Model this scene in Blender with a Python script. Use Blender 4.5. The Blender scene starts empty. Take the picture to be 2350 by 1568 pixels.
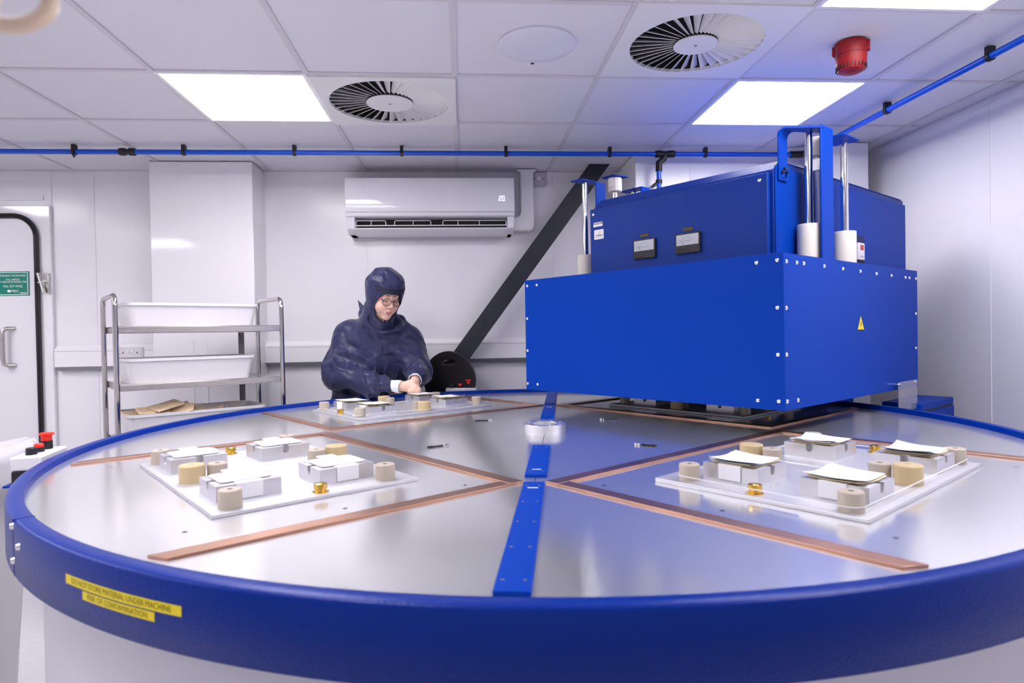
import bpy, bmesh, math, random
import numpy as np
from math import pi, sin, cos, radians as RD, sqrt, hypot, atan2
from mathutils import Vector, Matrix
random.seed(7)
C = bpy.context.scene.collection
SC = bpy.context.scene

# ------------------------------------------------------------------ camera
ZC = 1.334
FPX, YAW, PITCH, ROLL = 1473.4, 0.07733, -0.01402, -0.01742
def cam_axes():
    f = Vector((sin(YAW)*cos(PITCH), cos(YAW)*cos(PITCH), sin(PITCH)))
    r = Vector((cos(YAW), -sin(YAW), 0)); u = r.cross(f)
    return cos(ROLL)*r+sin(ROLL)*u, -sin(ROLL)*r+cos(ROLL)*u, f
_r, _u, _f = cam_axes()
cd = bpy.data.cameras.new('camera'); cam = bpy.data.objects.new('camera', cd); C.objects.link(cam)
cam.matrix_world = Matrix(((_r.x, _u.x, -_f.x, 0), (_r.y, _u.y, -_f.y, 0), (_r.z, _u.z, -_f.z, ZC), (0, 0, 0, 1)))
cd.sensor_width = 36.0; cd.lens = FPX/2350*36.0; cd.clip_start = 0.05
cd.dof.use_dof = True; cd.dof.focus_distance = 3.2; cd.dof.aperture_fstop = 4.5
SC.camera = cam
# ------------------------------------------------------------------ world / exposure
w = bpy.data.worlds.new('world'); SC.world = w; w.use_nodes = True
w.node_tree.nodes['Background'].inputs[0].default_value = (0.8, 0.8, 0.85, 1)
w.node_tree.nodes['Background'].inputs[1].default_value = 0.0
SC.view_settings.view_transform = 'Standard'
try: SC.view_settings.look = 'None'
except Exception: pass
SC.view_settings.exposure = 0.0; SC.view_settings.gamma = 1.0; SC.view_settings.use_curve_mapping = False
LAMP = 19.0                      # emission of the ceiling LED panels
LAMP_COL = (1.0, 0.955, 1.0)

# ------------------------------------------------------------------ materials
def nd(nt, t, **kw):
    n = nt.nodes.new(t)
    for k, v in kw.items():
        if k in n.inputs: n.inputs[k].default_value = v
        else: setattr(n, k, v)
    return n
def mat(name, col, rough=0.5, metal=0.0, bump=0, bscale=100, bstretch=None, bdist=.002, var=0, vscale=20, vstretch=None, rvar=0, spec=0.5, coat=0, trans=0, ior=1.45, emit=None, estr=0, sss=0, sheen=0, aniso=0, alpha=1):
    m = bpy.data.materials.new(name); m.use_nodes = True; nt = m.node_tree; b = nt.nodes['Principled BSDF']
    b.inputs['Base Color'].default_value = (*col, 1); b.inputs['Roughness'].default_value = rough; b.inputs['Metallic'].default_value = metal
    b.inputs['Specular IOR Level'].default_value = spec; b.inputs['IOR'].default_value = ior
    b.inputs['Coat Weight'].default_value = coat; b.inputs['Coat Roughness'].default_value = 0.06
    b.inputs['Transmission Weight'].default_value = trans
    if sheen: b.inputs['Sheen Weight'].default_value = sheen; b.inputs['Sheen Roughness'].default_value = 0.4
    if aniso: b.inputs['Anisotropic'].default_value = aniso
    if sss: b.inputs['Subsurface Weight'].default_value = sss; b.inputs['Subsurface Radius'].default_value = (0.01, 0.006, 0.004); b.inputs['Subsurface Scale'].default_value = 0.6
    if emit: b.inputs['Emission Color'].default_value = (*emit, 1); b.inputs['Emission Strength'].default_value = estr
    tc = nd(nt, 'ShaderNodeTexCoord') if (bump or var or rvar) else None
    def noise(scale, stretch, detail=4):
        mp = nd(nt, 'ShaderNodeMapping'); nt.links.new(tc.outputs['Object'], mp.inputs[0])
        if stretch: mp.inputs['Scale'].default_value = stretch
        n = nd(nt, 'ShaderNodeTexNoise', Scale=scale, Detail=detail); nt.links.new(mp.outputs[0], n.inputs['Vector']); return n
    if var or rvar:
        n = noise(vscale, vstretch)
        if var:
            rp = nd(nt, 'ShaderNodeValToRGB'); nt.links.new(n.outputs['Fac'], rp.inputs[0])
            rp.color_ramp.elements[0].position = 0.3; rp.color_ramp.elements[1].position = 0.7
            rp.color_ramp.elements[0].color = (*[c*(1-var) for c in col], 1); rp.color_ramp.elements[1].color = (*[min(1, c*(1+var)) for c in col], 1)
            nt.links.new(rp.outputs[0], b.inputs['Base Color'])
        if rvar:
            mr = nd(nt, 'ShaderNodeMapRange'); mr.inputs['From Min'].default_value = 0.3; mr.inputs['From Max'].default_value = 0.7
            mr.inputs['To Min'].default_value = max(0.02, rough-rvar); mr.inputs['To Max'].default_value = rough+rvar
            nt.links.new(n.outputs['Fac'], mr.inputs[0]); nt.links.new(mr.outputs[0], b.inputs['Roughness'])
    if bump:
        n = noise(bscale, bstretch, 3)
        bp = nd(nt, 'ShaderNodeBump', Strength=bump, Distance=bdist); nt.links.new(n.outputs['Fac'], bp.inputs['Height']); nt.links.new(bp.outputs[0], b.inputs['Normal'])
    return m
M = {}
M['wall'] = mat('wall_laminate', (.80, .79, .83), .20, spec=.4)
M['gloss'] = mat('gloss_laminate', (.81, .80, .83), .07, spec=.5)
M['strip'] = mat('joint_strip', (.77, .76, .80), .3)
M['tile'] = mat('ceiling_tile', (.69, .68, .735), .55, spec=.25, bump=.05, bscale=400)
M['tbar'] = mat('ceiling_bar', (.60, .58, .62), .5, spec=.3)
M['floor'] = mat('vinyl_floor', (.62, .61, .64), .25, var=.04, vscale=60)
M['ventw'] = mat('vent_enamel', (.74, .73, .74), .35)
M['black'] = mat('black_plastic', (.012, .012, .014), .45)
M['rubber'] = mat('black_rubber', (.014, .013, .016), .4, bump=.1, bscale=60)
M['dark'] = mat('dark_void', (.03, .028, .03), .8)
M['steeldark'] = mat('dark_painted_steel', (.018, .02, .03), .5, var=.15, vscale=8)
M['blue'] = mat('blue_powder_coat', (.0, .041, .355), .42, spec=.10, bump=.05, bscale=500)
M['bluehammer'] = mat('blue_textured_paint', (.0, .032, .27), .38, spec=.22, bump=.7, bscale=330)
M['rimblue'] = mat('blue_rim_paint', (.0, .023, .235), .30, spec=.20, bump=.35, bscale=200)
M['pipeblue'] = mat('blue_pipe_plastic', (.002, .085, .62), .25)
M['alu'] = mat('machined_aluminium', (.68, .68, .71), .38, .88, var=.03, vscale=30, vstretch=(1, 8, 1), rvar=.04)
M['aluplate'] = mat('satin_aluminium', (.60, .60, .63), .48, .8)
M['alupol'] = mat('turned_aluminium', (.86, .86, .88), .32, .95, rvar=.05, vscale=6)
M['chrome'] = mat('polished_steel', (.80, .80, .82), .08, 1.0)
M['steel'] = mat('brushed_stainless', (.58, .56, .53), .24, 1.0, rvar=.06, vscale=8, vstretch=(1, 1, 20))
M['steeltube'] = mat('polished_stainless_tube', (.62, .60, .57), .12, 1.0)
M['copper'] = mat('copper_strip', (.47, .27, .19), .34, 1.0, var=.10, vscale=5, rvar=.05)
M['brass'] = mat('brass', (.80, .52, .10), .18, 1.0)
M['peek'] = mat('grey_beige_plastic', (.47, .41, .33), .42, bump=.25, bscale=40, bstretch=(0.01, 0.01, 30))
M['tan'] = mat('tan_plastic', (.56, .44, .24), .38, bump=.1, bscale=40, bstretch=(0.01, 0.01, 20))
M['nylon'] = mat('cream_nylon', (.78, .74, .66), .35, sss=.15, var=.05, vscale=6)
M['paper'] = mat('white_paper', (.86, .84, .86), .55)
M['cream'] = mat('cream_paper', (.86, .74, .48), .55)
M['bluefilm'] = mat('pale_blue_film', (.55, .68, .86), .3)
M['ptfe'] = mat('white_film', (.87, .86, .88), .4, sss=.2)
M['white'] = mat('white_plastic', (.82, .81, .83), .25)
M['acwhite'] = mat('white_gloss_plastic', (.80, .80, .84), .09, spec=.5)
M['tub'] = mat('frosted_tub_plastic', (.78, .77, .80), .28, trans=.12)
M['red'] = mat('red_plastic', (.30, .014, .018), .4, spec=.3)
M['estop'] = mat('red_button', (.85, .03, .012), .35)
M['glass'] = mat('clear_acrylic', (.80, .80, .90), .06, trans=.82, ior=1.30)
M['clear'] = mat('clear_cover', (.98, .98, 1.0), .02, trans=1.0, ior=1.08)
M['yellow'] = mat('yellow_label', (.82, .66, .002), .4)
M['ink'] = mat('black_ink', (.02, .018, .01), .6)
M['inkyel'] = mat('label_ink', (.13, .10, .004), .6)
M['green'] = mat('green_sign', (.0, .20, .145), .35)
M['whiteink'] = mat('white_ink', (.85, .85, .85), .5)
M['gold'] = mat('gold_ink', (.50, .33, .02), .5)
M['grey'] = mat('grey_plastic', (.30, .30, .33), .5)
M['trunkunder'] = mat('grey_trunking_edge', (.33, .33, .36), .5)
M['cord'] = mat('white_cord', (.84, .83, .85), .4)
M['led'] = mat('led_digit', (.9, .9, 1), .4, emit=(.85, .85, 1.0), estr=.9)
M['leddot'] = mat('led_green', (.2, .9, .6), .4, emit=(.3, 1, .7), estr=1.2)
M['ledred'] = mat('led_red', (.5, .05, .06), .4)
M['screen'] = mat('grey_display', (.34, .38, .42), .3)
M['lamp'] = mat('led_panel_diffuser', (.9, .9, .9), .5, emit=LAMP_COL, estr=LAMP)
M['beige'] = mat('beige_hose', (.80, .62, .45), .35)
M['sachet'] = mat('tan_sachet', (.72, .55, .36), .5, var=.12, vscale=30)
M['fibre'] = mat('pale_fibre', (.62, .57, .46), .5)
M['film'] = mat('clear_plastic_film', (.92, .91, .94), .12, trans=.55, ior=1.15)

# brushed aluminium deck: a clear and a soft lobe, cloudy sheen, fine scratches
def deck_material():
    m = bpy.data.materials.new('brushed_aluminium_deck'); m.use_nodes = True; nt = m.node_tree; nt.nodes.clear()
    out = nd(nt, 'ShaderNodeOutputMaterial'); tc = nd(nt, 'ShaderNodeTexCoord')
    def ns(scale, sc, det=5, rot=0):
        mp = nd(nt, 'ShaderNodeMapping'); mp.inputs['Scale'].default_value = sc; mp.inputs['Rotation'].default_value = (0, 0, rot); nt.links.new(tc.outputs['Object'], mp.inputs[0])
        n = nd(nt, 'ShaderNodeTexNoise', Scale=scale, Detail=det); nt.links.new(mp.outputs[0], n.inputs['Vector']); return n
    n1 = ns(1.6, (1, 1, 1), 1.5); n2 = ns(30, (1, 16, 1), 4, 0.5); n3 = ns(24, (18, 1, 1), 4, 0.2)
    mx = nd(nt, 'ShaderNodeMath', operation='ADD'); nt.links.new(n2.outputs['Fac'], mx.inputs[0]); nt.links.new(n3.outputs['Fac'], mx.inputs[1])
    bp = nd(nt, 'ShaderNodeBump', Strength=.045, Distance=.002); nt.links.new(mx.outputs[0], bp.inputs['Height'])
    g1 = nd(nt, 'ShaderNodeBsdfGlossy', distribution='GGX'); g2 = nd(nt, 'ShaderNodeBsdfGlossy', distribution='GGX')
    for g, r, c in ((g1, .075, .90), (g2, .52, .92)):
        g.inputs['Color'].default_value = (c, c, c*1.01, 1); g.inputs['Roughness'].default_value = r; nt.links.new(bp.outputs[0], g.inputs['Normal'])
    mr = nd(nt, 'ShaderNodeMapRange'); nt.links.new(n1.outputs['Fac'], mr.inputs[0])
    for k, v in (('From Min', .0), ('From Max', 1.0), ('To Min', .26), ('To Max', .33)): mr.inputs[k].default_value = v
    ms = nd(nt, 'ShaderNodeMixShader'); nt.links.new(mr.outputs[0], ms.inputs[0]); nt.links.new(g1.outputs[0], ms.inputs[1]); nt.links.new(g2.outputs[0], ms.inputs[2]); nt.links.new(ms.outputs[0], out.inputs[0])
    return m
M['deck'] = deck_material()

# ------------------------------------------------------------------ mesh builder
class MB:
    def __init__(s): s.v = []; s.f = []
    def add(s, vs, fs):
        o = len(s.v); s.v += [tuple(x) for x in vs]; s.f += [tuple(i+o for i in q) for q in fs]; return s
    def box(s, x0, x1, y0, y1, z0, z1):
        return s.add([(x0,y0,z0),(x1,y0,z0),(x1,y1,z0),(x0,y1,z0),(x0,y0,z1),(x1,y0,z1),(x1,y1,z1),(x0,y1,z1)],
                     [(3,2,1,0),(4,5,6,7),(0,1,5,4),(1,2,6,5),(2,3,7,6),(3,0,4,7)])
    def rbox(s, c, size, mtx):                                        # oriented box
        hx, hy, hz = [q/2 for q in size]; c = Vector(c)
        vs = [c + mtx @ Vector((a*hx, b*hy, d*hz)) for d in (-1, 1) for a, b in ((-1,-1),(1,-1),(1,1),(-1,1))]
        return s.add(vs, [(3,2,1,0),(4,5,6,7),(0,1,5,4),(1,2,6,5),(2,3,7,6),(3,0,4,7)])
    def prism(s, poly, z0, z1):                                       # convex polygon (x,y) extruded in z
        n = len(poly)
        return s.add([(x,y,z0) for x,y in poly]+[(x,y,z1) for x,y in poly],
                     [tuple(range(n-1,-1,-1)), tuple(range(n,2*n))]+[(i,(i+1)%n,n+(i+1)%n,n+i) for i in range(n)])
    def extr(s, poly, axis_o, ax, ay, az, L):                          # polygon in plane (ax,ay) extruded L along az
        o = Vector(axis_o); ax, ay, az = Vector(ax), Vector(ay), Vector(az); n = len(poly)
        a = [o+ax*x+ay*y for x,y in poly]; b = [p+az*L for p in a]
        return s.add(a+b, [tuple(range(n-1,-1,-1)), tuple(range(n,2*n))]+[(i,(i+1)%n,n+(i+1)%n,n+i) for i in range(n)])
    def cyl(s, p0, p1, r0, r1=None, n=20, cap=True):
        p0, p1 = Vector(p0), Vector(p1); r1 = r0 if r1 is None else r1
        d = (p1-p0).normalized(); a = d.orthogonal().normalized(); b = d.cross(a)
        vs = [p0+(a*cos(t)+b*sin(t))*r0 for t in [2*pi*i/n for i in range(n)]]+[p1+(a*cos(t)+b*sin(t))*r1 for t in [2*pi*i/n for i in range(n)]]
        fs = [(i,(i+1)%n,n+(i+1)%n,n+i) for i in range(n)]
        if cap: fs += [tuple(range(n-1,-1,-1)), tuple(range(n,2*n))]
        return s.add(vs, fs)
    def lathe(s, prof, c=(0,0,0), n=32, mtx=None):                     # profile [(r,z)...] about z
        c = Vector(c); rings = []; fs = []; vs = []
        for r, z in prof:
            if r < 1e-6: rings.append([len(vs)]); vs.append(Vector((0,0,z)))
            else: rings.append(list(range(len(vs), len(vs)+n))); vs += [Vector((r*cos(2*pi*i/n), r*sin(2*pi*i/n), z)) for i in range(n)]
        for A, B in zip(rings[:-1], rings[1:]):
            for i in range(n):
                j = (i+1) % n
                if len(A) == 1 and len(B) == 1: continue
                if len(A) == 1: fs.append((A[0], B[j], B[i]))
                elif len(B) == 1: fs.append((A[i], A[j], B[0]))
                else: fs.append((A[i], A[j], B[j], B[i]))
        vs = [c+(mtx @ q if mtx else q) for q in vs]
        return s.add(vs, fs)
    def tube(s, pts, r, n=10, closed=False, cap=True):
        pts = [Vector(p) for p in pts]; m = len(pts); rr = r if isinstance(r, (list, tuple)) else [r]*m
        tang = []
        for i in range(m):
            if closed: t = pts[(i+1)%m]-pts[i-1]
            else: t = pts[min(i+1,m-1)]-pts[max(i-1,0)]
            tang.append(t.normalized())
        a = tang[0].orthogonal().normalized(); vs = []
        for i in range(m):
            a = (a - tang[i]*a.dot(tang[i])).normalized(); b = tang[i].cross(a)
            vs += [pts[i]+(a*cos(2*pi*k/n)+b*sin(2*pi*k/n))*rr[i] for k in range(n)]
        fs = []
        for i in range(m if closed else m-1):
            j = (i+1) % m
            fs += [(i*n+k, i*n+(k+1)%n, j*n+(k+1)%n, j*n+k) for k in range(n)]
        if cap and not closed: fs += [tuple(range(n-1,-1,-1)), tuple(range((m-1)*n, m*n))]
        return s.add(vs, fs)
    def ring(s, r0, r1, z0, z1, a0=0, a1=2*pi, n=128, c=(0,0)):       # annular solid
        full = abs(a1-a0-2*pi) < 1e-6; m = n if full else n+1; vs = []
        for i in range(m):
            t = a0+(a1-a0)*i/n
            for r, z in ((r0,z0),(r1,z0),(r1,z1),(r0,z1)): vs.append((c[0]+r*cos(t), c[1]+r*sin(t), z))
        fs = []
        for i in range(n):
            j = (i+1) % m
            for k in range(4): fs.append((i*4+k, i*4+(k+1)%4, j*4+(k+1)%4, j*4+k))
        if not full: fs += [(3,2,1,0), tuple((m-1)*4+k for k in range(4))]
        return s.add(vs, fs)
    def ball(s, c, r, n=10, sc=(1,1,1)):
        prof = [(sin(pi*i/n)*1.0, -cos(pi*i/n)) for i in range(n+1)]
        return s.lathe([(max(p[0],0)*r if 0 < i < n else 0, p[1]*r) for i, p in enumerate(prof)], c, 2*n, Matrix.Diagonal(sc))
    def move(s, mtx):
        s.v = [tuple(mtx @ Vector(q)) for q in s.v]; return s
    def mesh(s, name, mt, smooth=None):
        me = bpy.data.meshes.new(name); me.from_pydata(s.v, [], s.f); me.validate()
        bm = bmesh.new(); bm.from_mesh(me); bmesh.ops.recalc_face_normals(bm, faces=bm.faces); bm.to_mesh(me); bm.free()
        me.materials.append(mt)
        if smooth is not None:
            me.polygons.foreach_set('use_smooth', [True]*len(me.polygons)); me.set_sharp_from_angle(angle=RD(smooth))
        return me
def link(name, me, parent=None):
    o = bpy.data.objects.new(name, me); C.objects.link(o)
    if parent is not None: o.parent = parent
    return o
def build(name, mb, mt, parent=None, smooth=None, bevel=0, off=None, seg=2):
    """one mesh object; parent's location is subtracted when off is given (world-built parts)"""
    if off is not None: mb.v = [(x-off[0], y-off[1], z-off[2]) for x, y, z in mb.v]
    o = link(name, mb.mesh(name, M[mt] if isinstance(mt, str) else mt, smooth if not bevel else (smooth or 35)), parent)
    if bevel:
        b = o.modifiers.new('bevel', 'BEVEL'); b.width = bevel; b.segments = seg; b.limit_method = 'ANGLE'; b.angle_limit = RD(40)
    return o
def tag(o, label=None, cat=None, group=None, kind=None):
    if label: o['label'] = label
    if cat: o['category'] = cat
    if group: o['group'] = group
    if kind: o['kind'] = kind
    return o
def thing(name, loc, label, cat, rz=0, group=None):
    o = bpy.data.objects.new(name, None); C.objects.link(o); o.empty_display_size = .05
    o.location = loc; o.rotation_euler = (0, 0, rz); return tag(o, label, cat, group)
def single(name, mb, mt, label, cat, group=None, **kw):                # a thing that is one mesh, origin at its base centre
    v = np.array(mb.v); c = ((v[:,0].min()+v[:,0].max())/2, (v[:,1].min()+v[:,1].max())/2, v[:,2].min())
    o = build(name, mb, mt, None, off=c, **kw); o.location = c; return tag(o, label, cat, group)
def struct(name, mb, mt, **kw):
    return tag(build(name, mb, mt, **kw), kind='structure')
def text_mb(s, size, ext=0.0):
    """letters as a flat mesh in x/y, centred"""
    cu = bpy.data.curves.new('lettering', 'FONT'); cu.body = s; cu.size = size; cu.align_x = 'CENTER'; cu.align_y = 'CENTER'; cu.extrude = ext; cu.resolution_u = 3
    o = bpy.data.objects.new('lettering', cu); C.objects.link(o)
    dg = bpy.context.evaluated_depsgraph_get(); me = bpy.data.meshes.new_from_object(o.evaluated_get(dg))
    mb = MB(); mb.v = [tuple(q.co) for q in me.vertices]; mb.f = [tuple(p.vertices) for p in me.polygons]
    bpy.data.objects.remove(o); bpy.data.curves.remove(cu); bpy.data.meshes.remove(me)
    return mb
def frame(o, ax, ay):                                                  # 4x4: local x->ax, y->ay, z->ax x ay at o
    ax, ay = Vector(ax).normalized(), Vector(ay).normalized(); az = ax.cross(ay)
    return Matrix(((ax.x, ay.x, az.x, o[0]), (ax.y, ay.y, az.y, o[1]), (ax.z, ay.z, az.z, o[2]), (0,0,0,1)))
def rrect(w, h, r, n=6):
    pts = []
    for cx, cy, a in ((w/2-r,h/2-r,0),(-w/2+r,h/2-r,90),(-w/2+r,-h/2+r,180),(w/2-r,-h/2+r,270)):
        pts += [(cx+r*cos(RD(a+90*i/n)), cy+r*sin(RD(a+90*i/n))) for i in range(n+1)]
    return pts

# ------------------------------------------------------------------ room shell
CE = 2.397; YB = 4.26; XR = 2.50; XL = -5.10; YF = -1.80
struct('floor', MB().box(XL-.1, XR+.1, YF-.1, YB+.1, -.1, 0), 'floor')
struct('wall_back', MB().box(XL-.1, XR+.1, YB, YB+.1, 0, CE+.2), 'wall')
struct('wall_right', MB().box(XR, XR+.1, YF-.1, YB, 0, CE+.2), 'wall')
struct('wall_left', MB().box(XL-.1, XL, YF-.1, YB, 0, CE+.2), 'wall')
struct('wall_front', MB().box(XL, XR, YF-.1, YF, 0, CE+.2), 'wall')
struct('wall_column', MB().box(-1.853, -1.252, 4.015, YB, 0, CE), 'gloss', bevel=.004)
struct('wall_bulkhead', MB().box(1.055, XR, 3.80, YB, 0, CE), 'wall', bevel=.004)
struct('wall_corner_pier', MB().box(2.10, 2.365, 3.56, 3.80, 0, CE), 'wall', bevel=.004)
# cover strips over the wall panel joints
for x0, x1, y in ((-.651, -.609, YB), (-2.345, -2.30, YB), (.62, .66, YB)):
    struct('trim_1', MB().box(x0, x1, y-.003, y, 0, CE), 'strip')
struct('trim_1', MB().box(1.388, 1.432, 3.797, 3.80, 0, CE), 'strip')
for y in (2.86, 1.66, .46):
    struct('trim_2', MB().box(XR-.003, XR, y-.003, y+.003, 0, CE), 'white')
for x in (-1.62, -1.54):
    struct('trim_3', MB().box(x-.002, x+.002, 4.013, 4.015, 0, 1.31), 'strip')

# suspended ceiling: slab, T-bars, tiles
GX, GY = -.012, 2.670
ceil = struct('ceiling', MB().box(XL-.1, XR+.1, YF-.1, YB+.1, CE+.16, CE+.2), 'tile')
bars = MB()
for i in range(-10, 6):
    x = GX+.6*i
    if XL < x < XR: bars.box(x-.012, x+.012, YF, YB, CE, CE+.02)
for j in range(-8, 4):
    y = GY+.6*j
    if YF < y < YB: bars.box(XL, XR, y-.012, y+.012, CE+.0005, CE+.02)
for a in ((XL, XR, YB-.02, YB), (XL, XR, YF, YF+.02), (XL, XL+.02, YF, YB), (XR-.02, XR, YF, YB)): bars.box(*a, CE+.001, CE+.02)
build('ceiling_grid', bars, 'tbar', ceil)
LIGHTS = [(-2,0),(2,0),(2,-2),(-2,-2),(-2,-4),(2,-4),(-6,0),(-6,-2),(-6,-4)]
VENTS = [(-1,0),(1,-1)]
tcache = {}
for i in range(-10, 5):
    for j in range(-8, 3):
        if (i,j) in LIGHTS or (i,j) in VENTS: continue
        x0, x1, y0, y1 = max(GX+.6*i, XL)+.010, min(GX+.6*i+.6, XR)-.010, max(GY+.6*j, YF)+.010, min(GY+.6*j+.6, YB)-.010
        if x1-x0 < .03 or y1-y0 < .03: continue
        k = (round(x1-x0,3), round(y1-y0,3))
        if k not in tcache: tcache[k] = MB().box(-k[0]/2, k[0]/2, -k[1]/2, k[1]/2, 0, .012).mesh('ceiling_tile', M['tile'])
        o = link('ceiling_tile', tcache[k], ceil); o.location = ((x0+x1)/2, (y0+y1)/2, CE+.005)
# LED panels
LNAME = {(-2,0): 'square white LED ceiling panel beside the left swirl vent', (2,0): 'square white LED ceiling panel above the blue machine',
         (2,-2): 'square white LED ceiling panel cut by the top edge, past the red siren'}
for k, (i, j) in enumerate(LIGHTS):
    cx, cy = GX+.6*i+.3, GY+.6*j+.3
    t = thing('ceiling_light', (cx, cy, CE-.002), LNAME.get((i,j), 'square white LED ceiling panel outside the picture'), 'ceiling light', 0, 'LED ceiling panels')
    fr = MB()
    for a in ((-.298,.298,-.298,-.282),(-.298,.298,.282,.298),(-.298,-.282,-.282,.282),(.282,.298,-.282,.282)): fr.box(*a, 0, .03)
    build('frame', fr, 'white', t)
    build('diffuser', MB().box(-.282,.282,-.282,.282, .006, .02), 'lamp', t)

def swirl_vent(cx, cy, hw, r0, r1, n, label, drop, a0):
    t = thing('ceiling_vent', (cx, cy, CE-drop), label, 'air vent', 0, 'swirl air vents')
    N = 72; pl = MB(); vs = []; fs = []
    for k in range(N):
        a = 2*pi*k/N; s = hw/max(abs(cos(a)), abs(sin(a)))
        for r, z in ((s,0),(s,.012),(r1,.012),(r1,0)): vs.append((r*cos(a), r*sin(a), z))
    # exact corners
    for k in range(N):
        for q in range(4): fs.append((k*4+q, k*4+(q+1)%4, ((k+1)%N)*4+(q+1)%4, ((k+1)%N)*4+q))
    build('face_plate', pl.add(vs, fs), 'ventw', t)
    build('hub', MB().lathe([(0,.0),(r0,.0),(r0,.004),(0,.004)], n=48), 'ventw', t, smooth=30)
    build('centre_screw', MB().lathe([(0,-.003),(.006,-.002),(.006,0),(0,0)], n=12), 'grey', t, smooth=30)
    bl = MB(); da = 2*pi/n
    L, tilt = r1-r0, RD(38)
    w0, w1 = r0*da*.90, r1*da*.90
    th = .0012
    vs = [(r0, -w0/2*cos(tilt), w0/2*sin(tilt)+.0), (r1, -w1/2*cos(tilt), w1/2*sin(tilt)), (r1, w1/2*cos(tilt), -w1/2*sin(tilt)), (r0, w0/2*cos(tilt), -w0/2*sin(tilt))]
    zz = w1/2*sin(tilt)
    vs = [(x, y, z+zz) for x, y, z in vs]; vs += [(x, y+th, z+th) for x, y, z in vs]
    me = bl.add(vs, [(0,1,2,3),(7,6,5,4),(0,4,5,1),(1,5,6,2),(2,6,7,3),(3,7,4,0)]).mesh('blade', M['ventw'])
    for k in range(n):
        o = link('blade', me, t); o.rotation_euler = (0, 0, a0+k*da)
    pn = MB(); N = 48; vs = []
    for k in range(N):
        a = 2*pi*k/N
        vs += [(r1*cos(a), r1*sin(a), .012), (r1*cos(a), r1*sin(a), .13)]
    fs = [(2*k, 2*((k+1)%N), 2*((k+1)%N)+1, 2*k+1) for k in range(N)]+[tuple(2*k+1 for k in range(N))]
    build('plenum', pn.add(vs, fs), 'dark', t)
swirl_vent(-.310, 2.985, .302, .105, .268, 36, 'square swirl air vent with dark left half beside the left LED panel', .008, .05)
swirl_vent(.889, 2.352, .297, .080, .243, 36, 'square swirl air vent at top centre, left of the red siren', .003, .02)
# the void above the tiles is closed by the slab; ceiling speaker
t = thing('ceiling_speaker', (.295, 2.376, CE+.005), 'plain round white speaker cover set in a ceiling tile', 'speaker')
t.location.z = CE-.006
build('grille', MB().lathe([(0,-.006),(.10,-.005),(.138,-.002),(.145,.003),(.145,.011),(0,.011)], n=64), mat('speaker_cover', (.66,.66,.76), .5), t, smooth=40)
build('sensor', MB().box(-.006, .006, .142, .152, -.003, .011), 'black', t)
# red siren
t = thing('fire_siren', (1.475, 2.318, CE), 'red round fire alarm sounder hanging from the ceiling', 'alarm')
build('base', MB().lathe([(0,0),(.056,0),(.056,-.018),(.053,-.045),(0,-.045)], n=40), 'red', t, smooth=35)
for a in (2.4, -.6): build('lug', MB().rbox((.055*cos(a), .055*sin(a), -.02), (.016,.03,.036), Matrix.Rotation(a,3,'Z')), 'red', t, bevel=.003)
build('seam', MB().lathe([(0,-.045),(.0525,-.045),(.0525,-.0475),(0,-.0475)], n=40), 'black', t)
build('body', MB().lathe([(0,-.0475),(.0545,-.0475),(.052,-.085),(.046,-.103),(.036,-.108),(.016,-.108),(.014,-.113),(0,-.113)], n=40), 'red', t, smooth=35)
sl = MB().box(-.0012, .0012, .0475, .0535, -.100, -.082).mesh('slot', M['black'])
for k in range(24):
    o = link('slot', sl, t); o.rotation_euler = (0, 0, k*2*pi/24)
build('screw', MB().lathe([(0,-.002),(.003,-.001),(.003,.002),(0,.002)], (.022,-.0485,-.030), 8), 'black', t)

# ------------------------------------------------------------------ blue air pipe under the ceiling
ZP, YP, XP, RP = CE-.037, 3.682, 2.035, .0135
t = thing('air_pipe', (-.6, YP, ZP), 'blue plastic compressed-air pipe run clipped under the ceiling along back and right', 'pipe')
def pp(name, mb, mt, **k): return build(name, mb, mt, t, off=(-.6, YP, ZP), **k)
pp('pipe_run', MB().cyl((XL+.01, YP, ZP), (1.985, YP, ZP), RP, n=16, cap=False), 'pipeblue', smooth=40)
pp('pipe_run', MB().cyl((XP, 3.63, ZP), (XP, YF+.02, ZP), RP, n=16, cap=False), 'pipeblue', smooth=40)
pp('elbow', MB().tube([(1.96,YP,ZP),(2.0,YP,ZP),(2.022,YP-.005,ZP),(2.033,YP-.018,ZP),(XP,YP-.04,ZP),(XP,YP-.075,ZP)], .0205, 14), 'black', smooth=40)
pp('coupler', MB().lathe([(0,-.042),(.019,-.042),(.021,-.036),(.021,-.012),(.016,-.006),(.016,.006),(.021,.012),(.021,.036),(.019,.042),(0,.042)], (-1.809,YP,ZP), 16, Matrix.Rotation(pi/2,3,'Y')), 'black', smooth=40)
tx = 1.20
pp('tee', MB().lathe([(0,-.058),(.019,-.058),(.021,-.05),(.021,-.02),(.0175,-.014),(.0175,.014),(.021,.02),(.021,.05),(.019,.058),(0,.058)], (tx,YP,ZP), 16, Matrix.Rotation(pi/2,3,'Y'))
   .tube([(tx,YP,ZP),(tx-.01,YP,ZP-.03),(tx-.036,YP,ZP-.05),(tx-.038,YP,ZP-.10)], .0195, 14), 'black', smooth=40)
pp('drop_pipe', MB().cyl((tx-.038,YP,ZP-.09), (tx-.038,YP,1.62), RP, n=16), 'pipeblue', smooth=40)
pp('clip', MB().lathe([(.0135,-.01),(.019,-.01),(.019,.01),(.0135,.01)], (tx-.038,YP,2.20), 14).box(tx-.046,tx-.03,YP,3.80,2.193,2.207), 'black', smooth=40)
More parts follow.
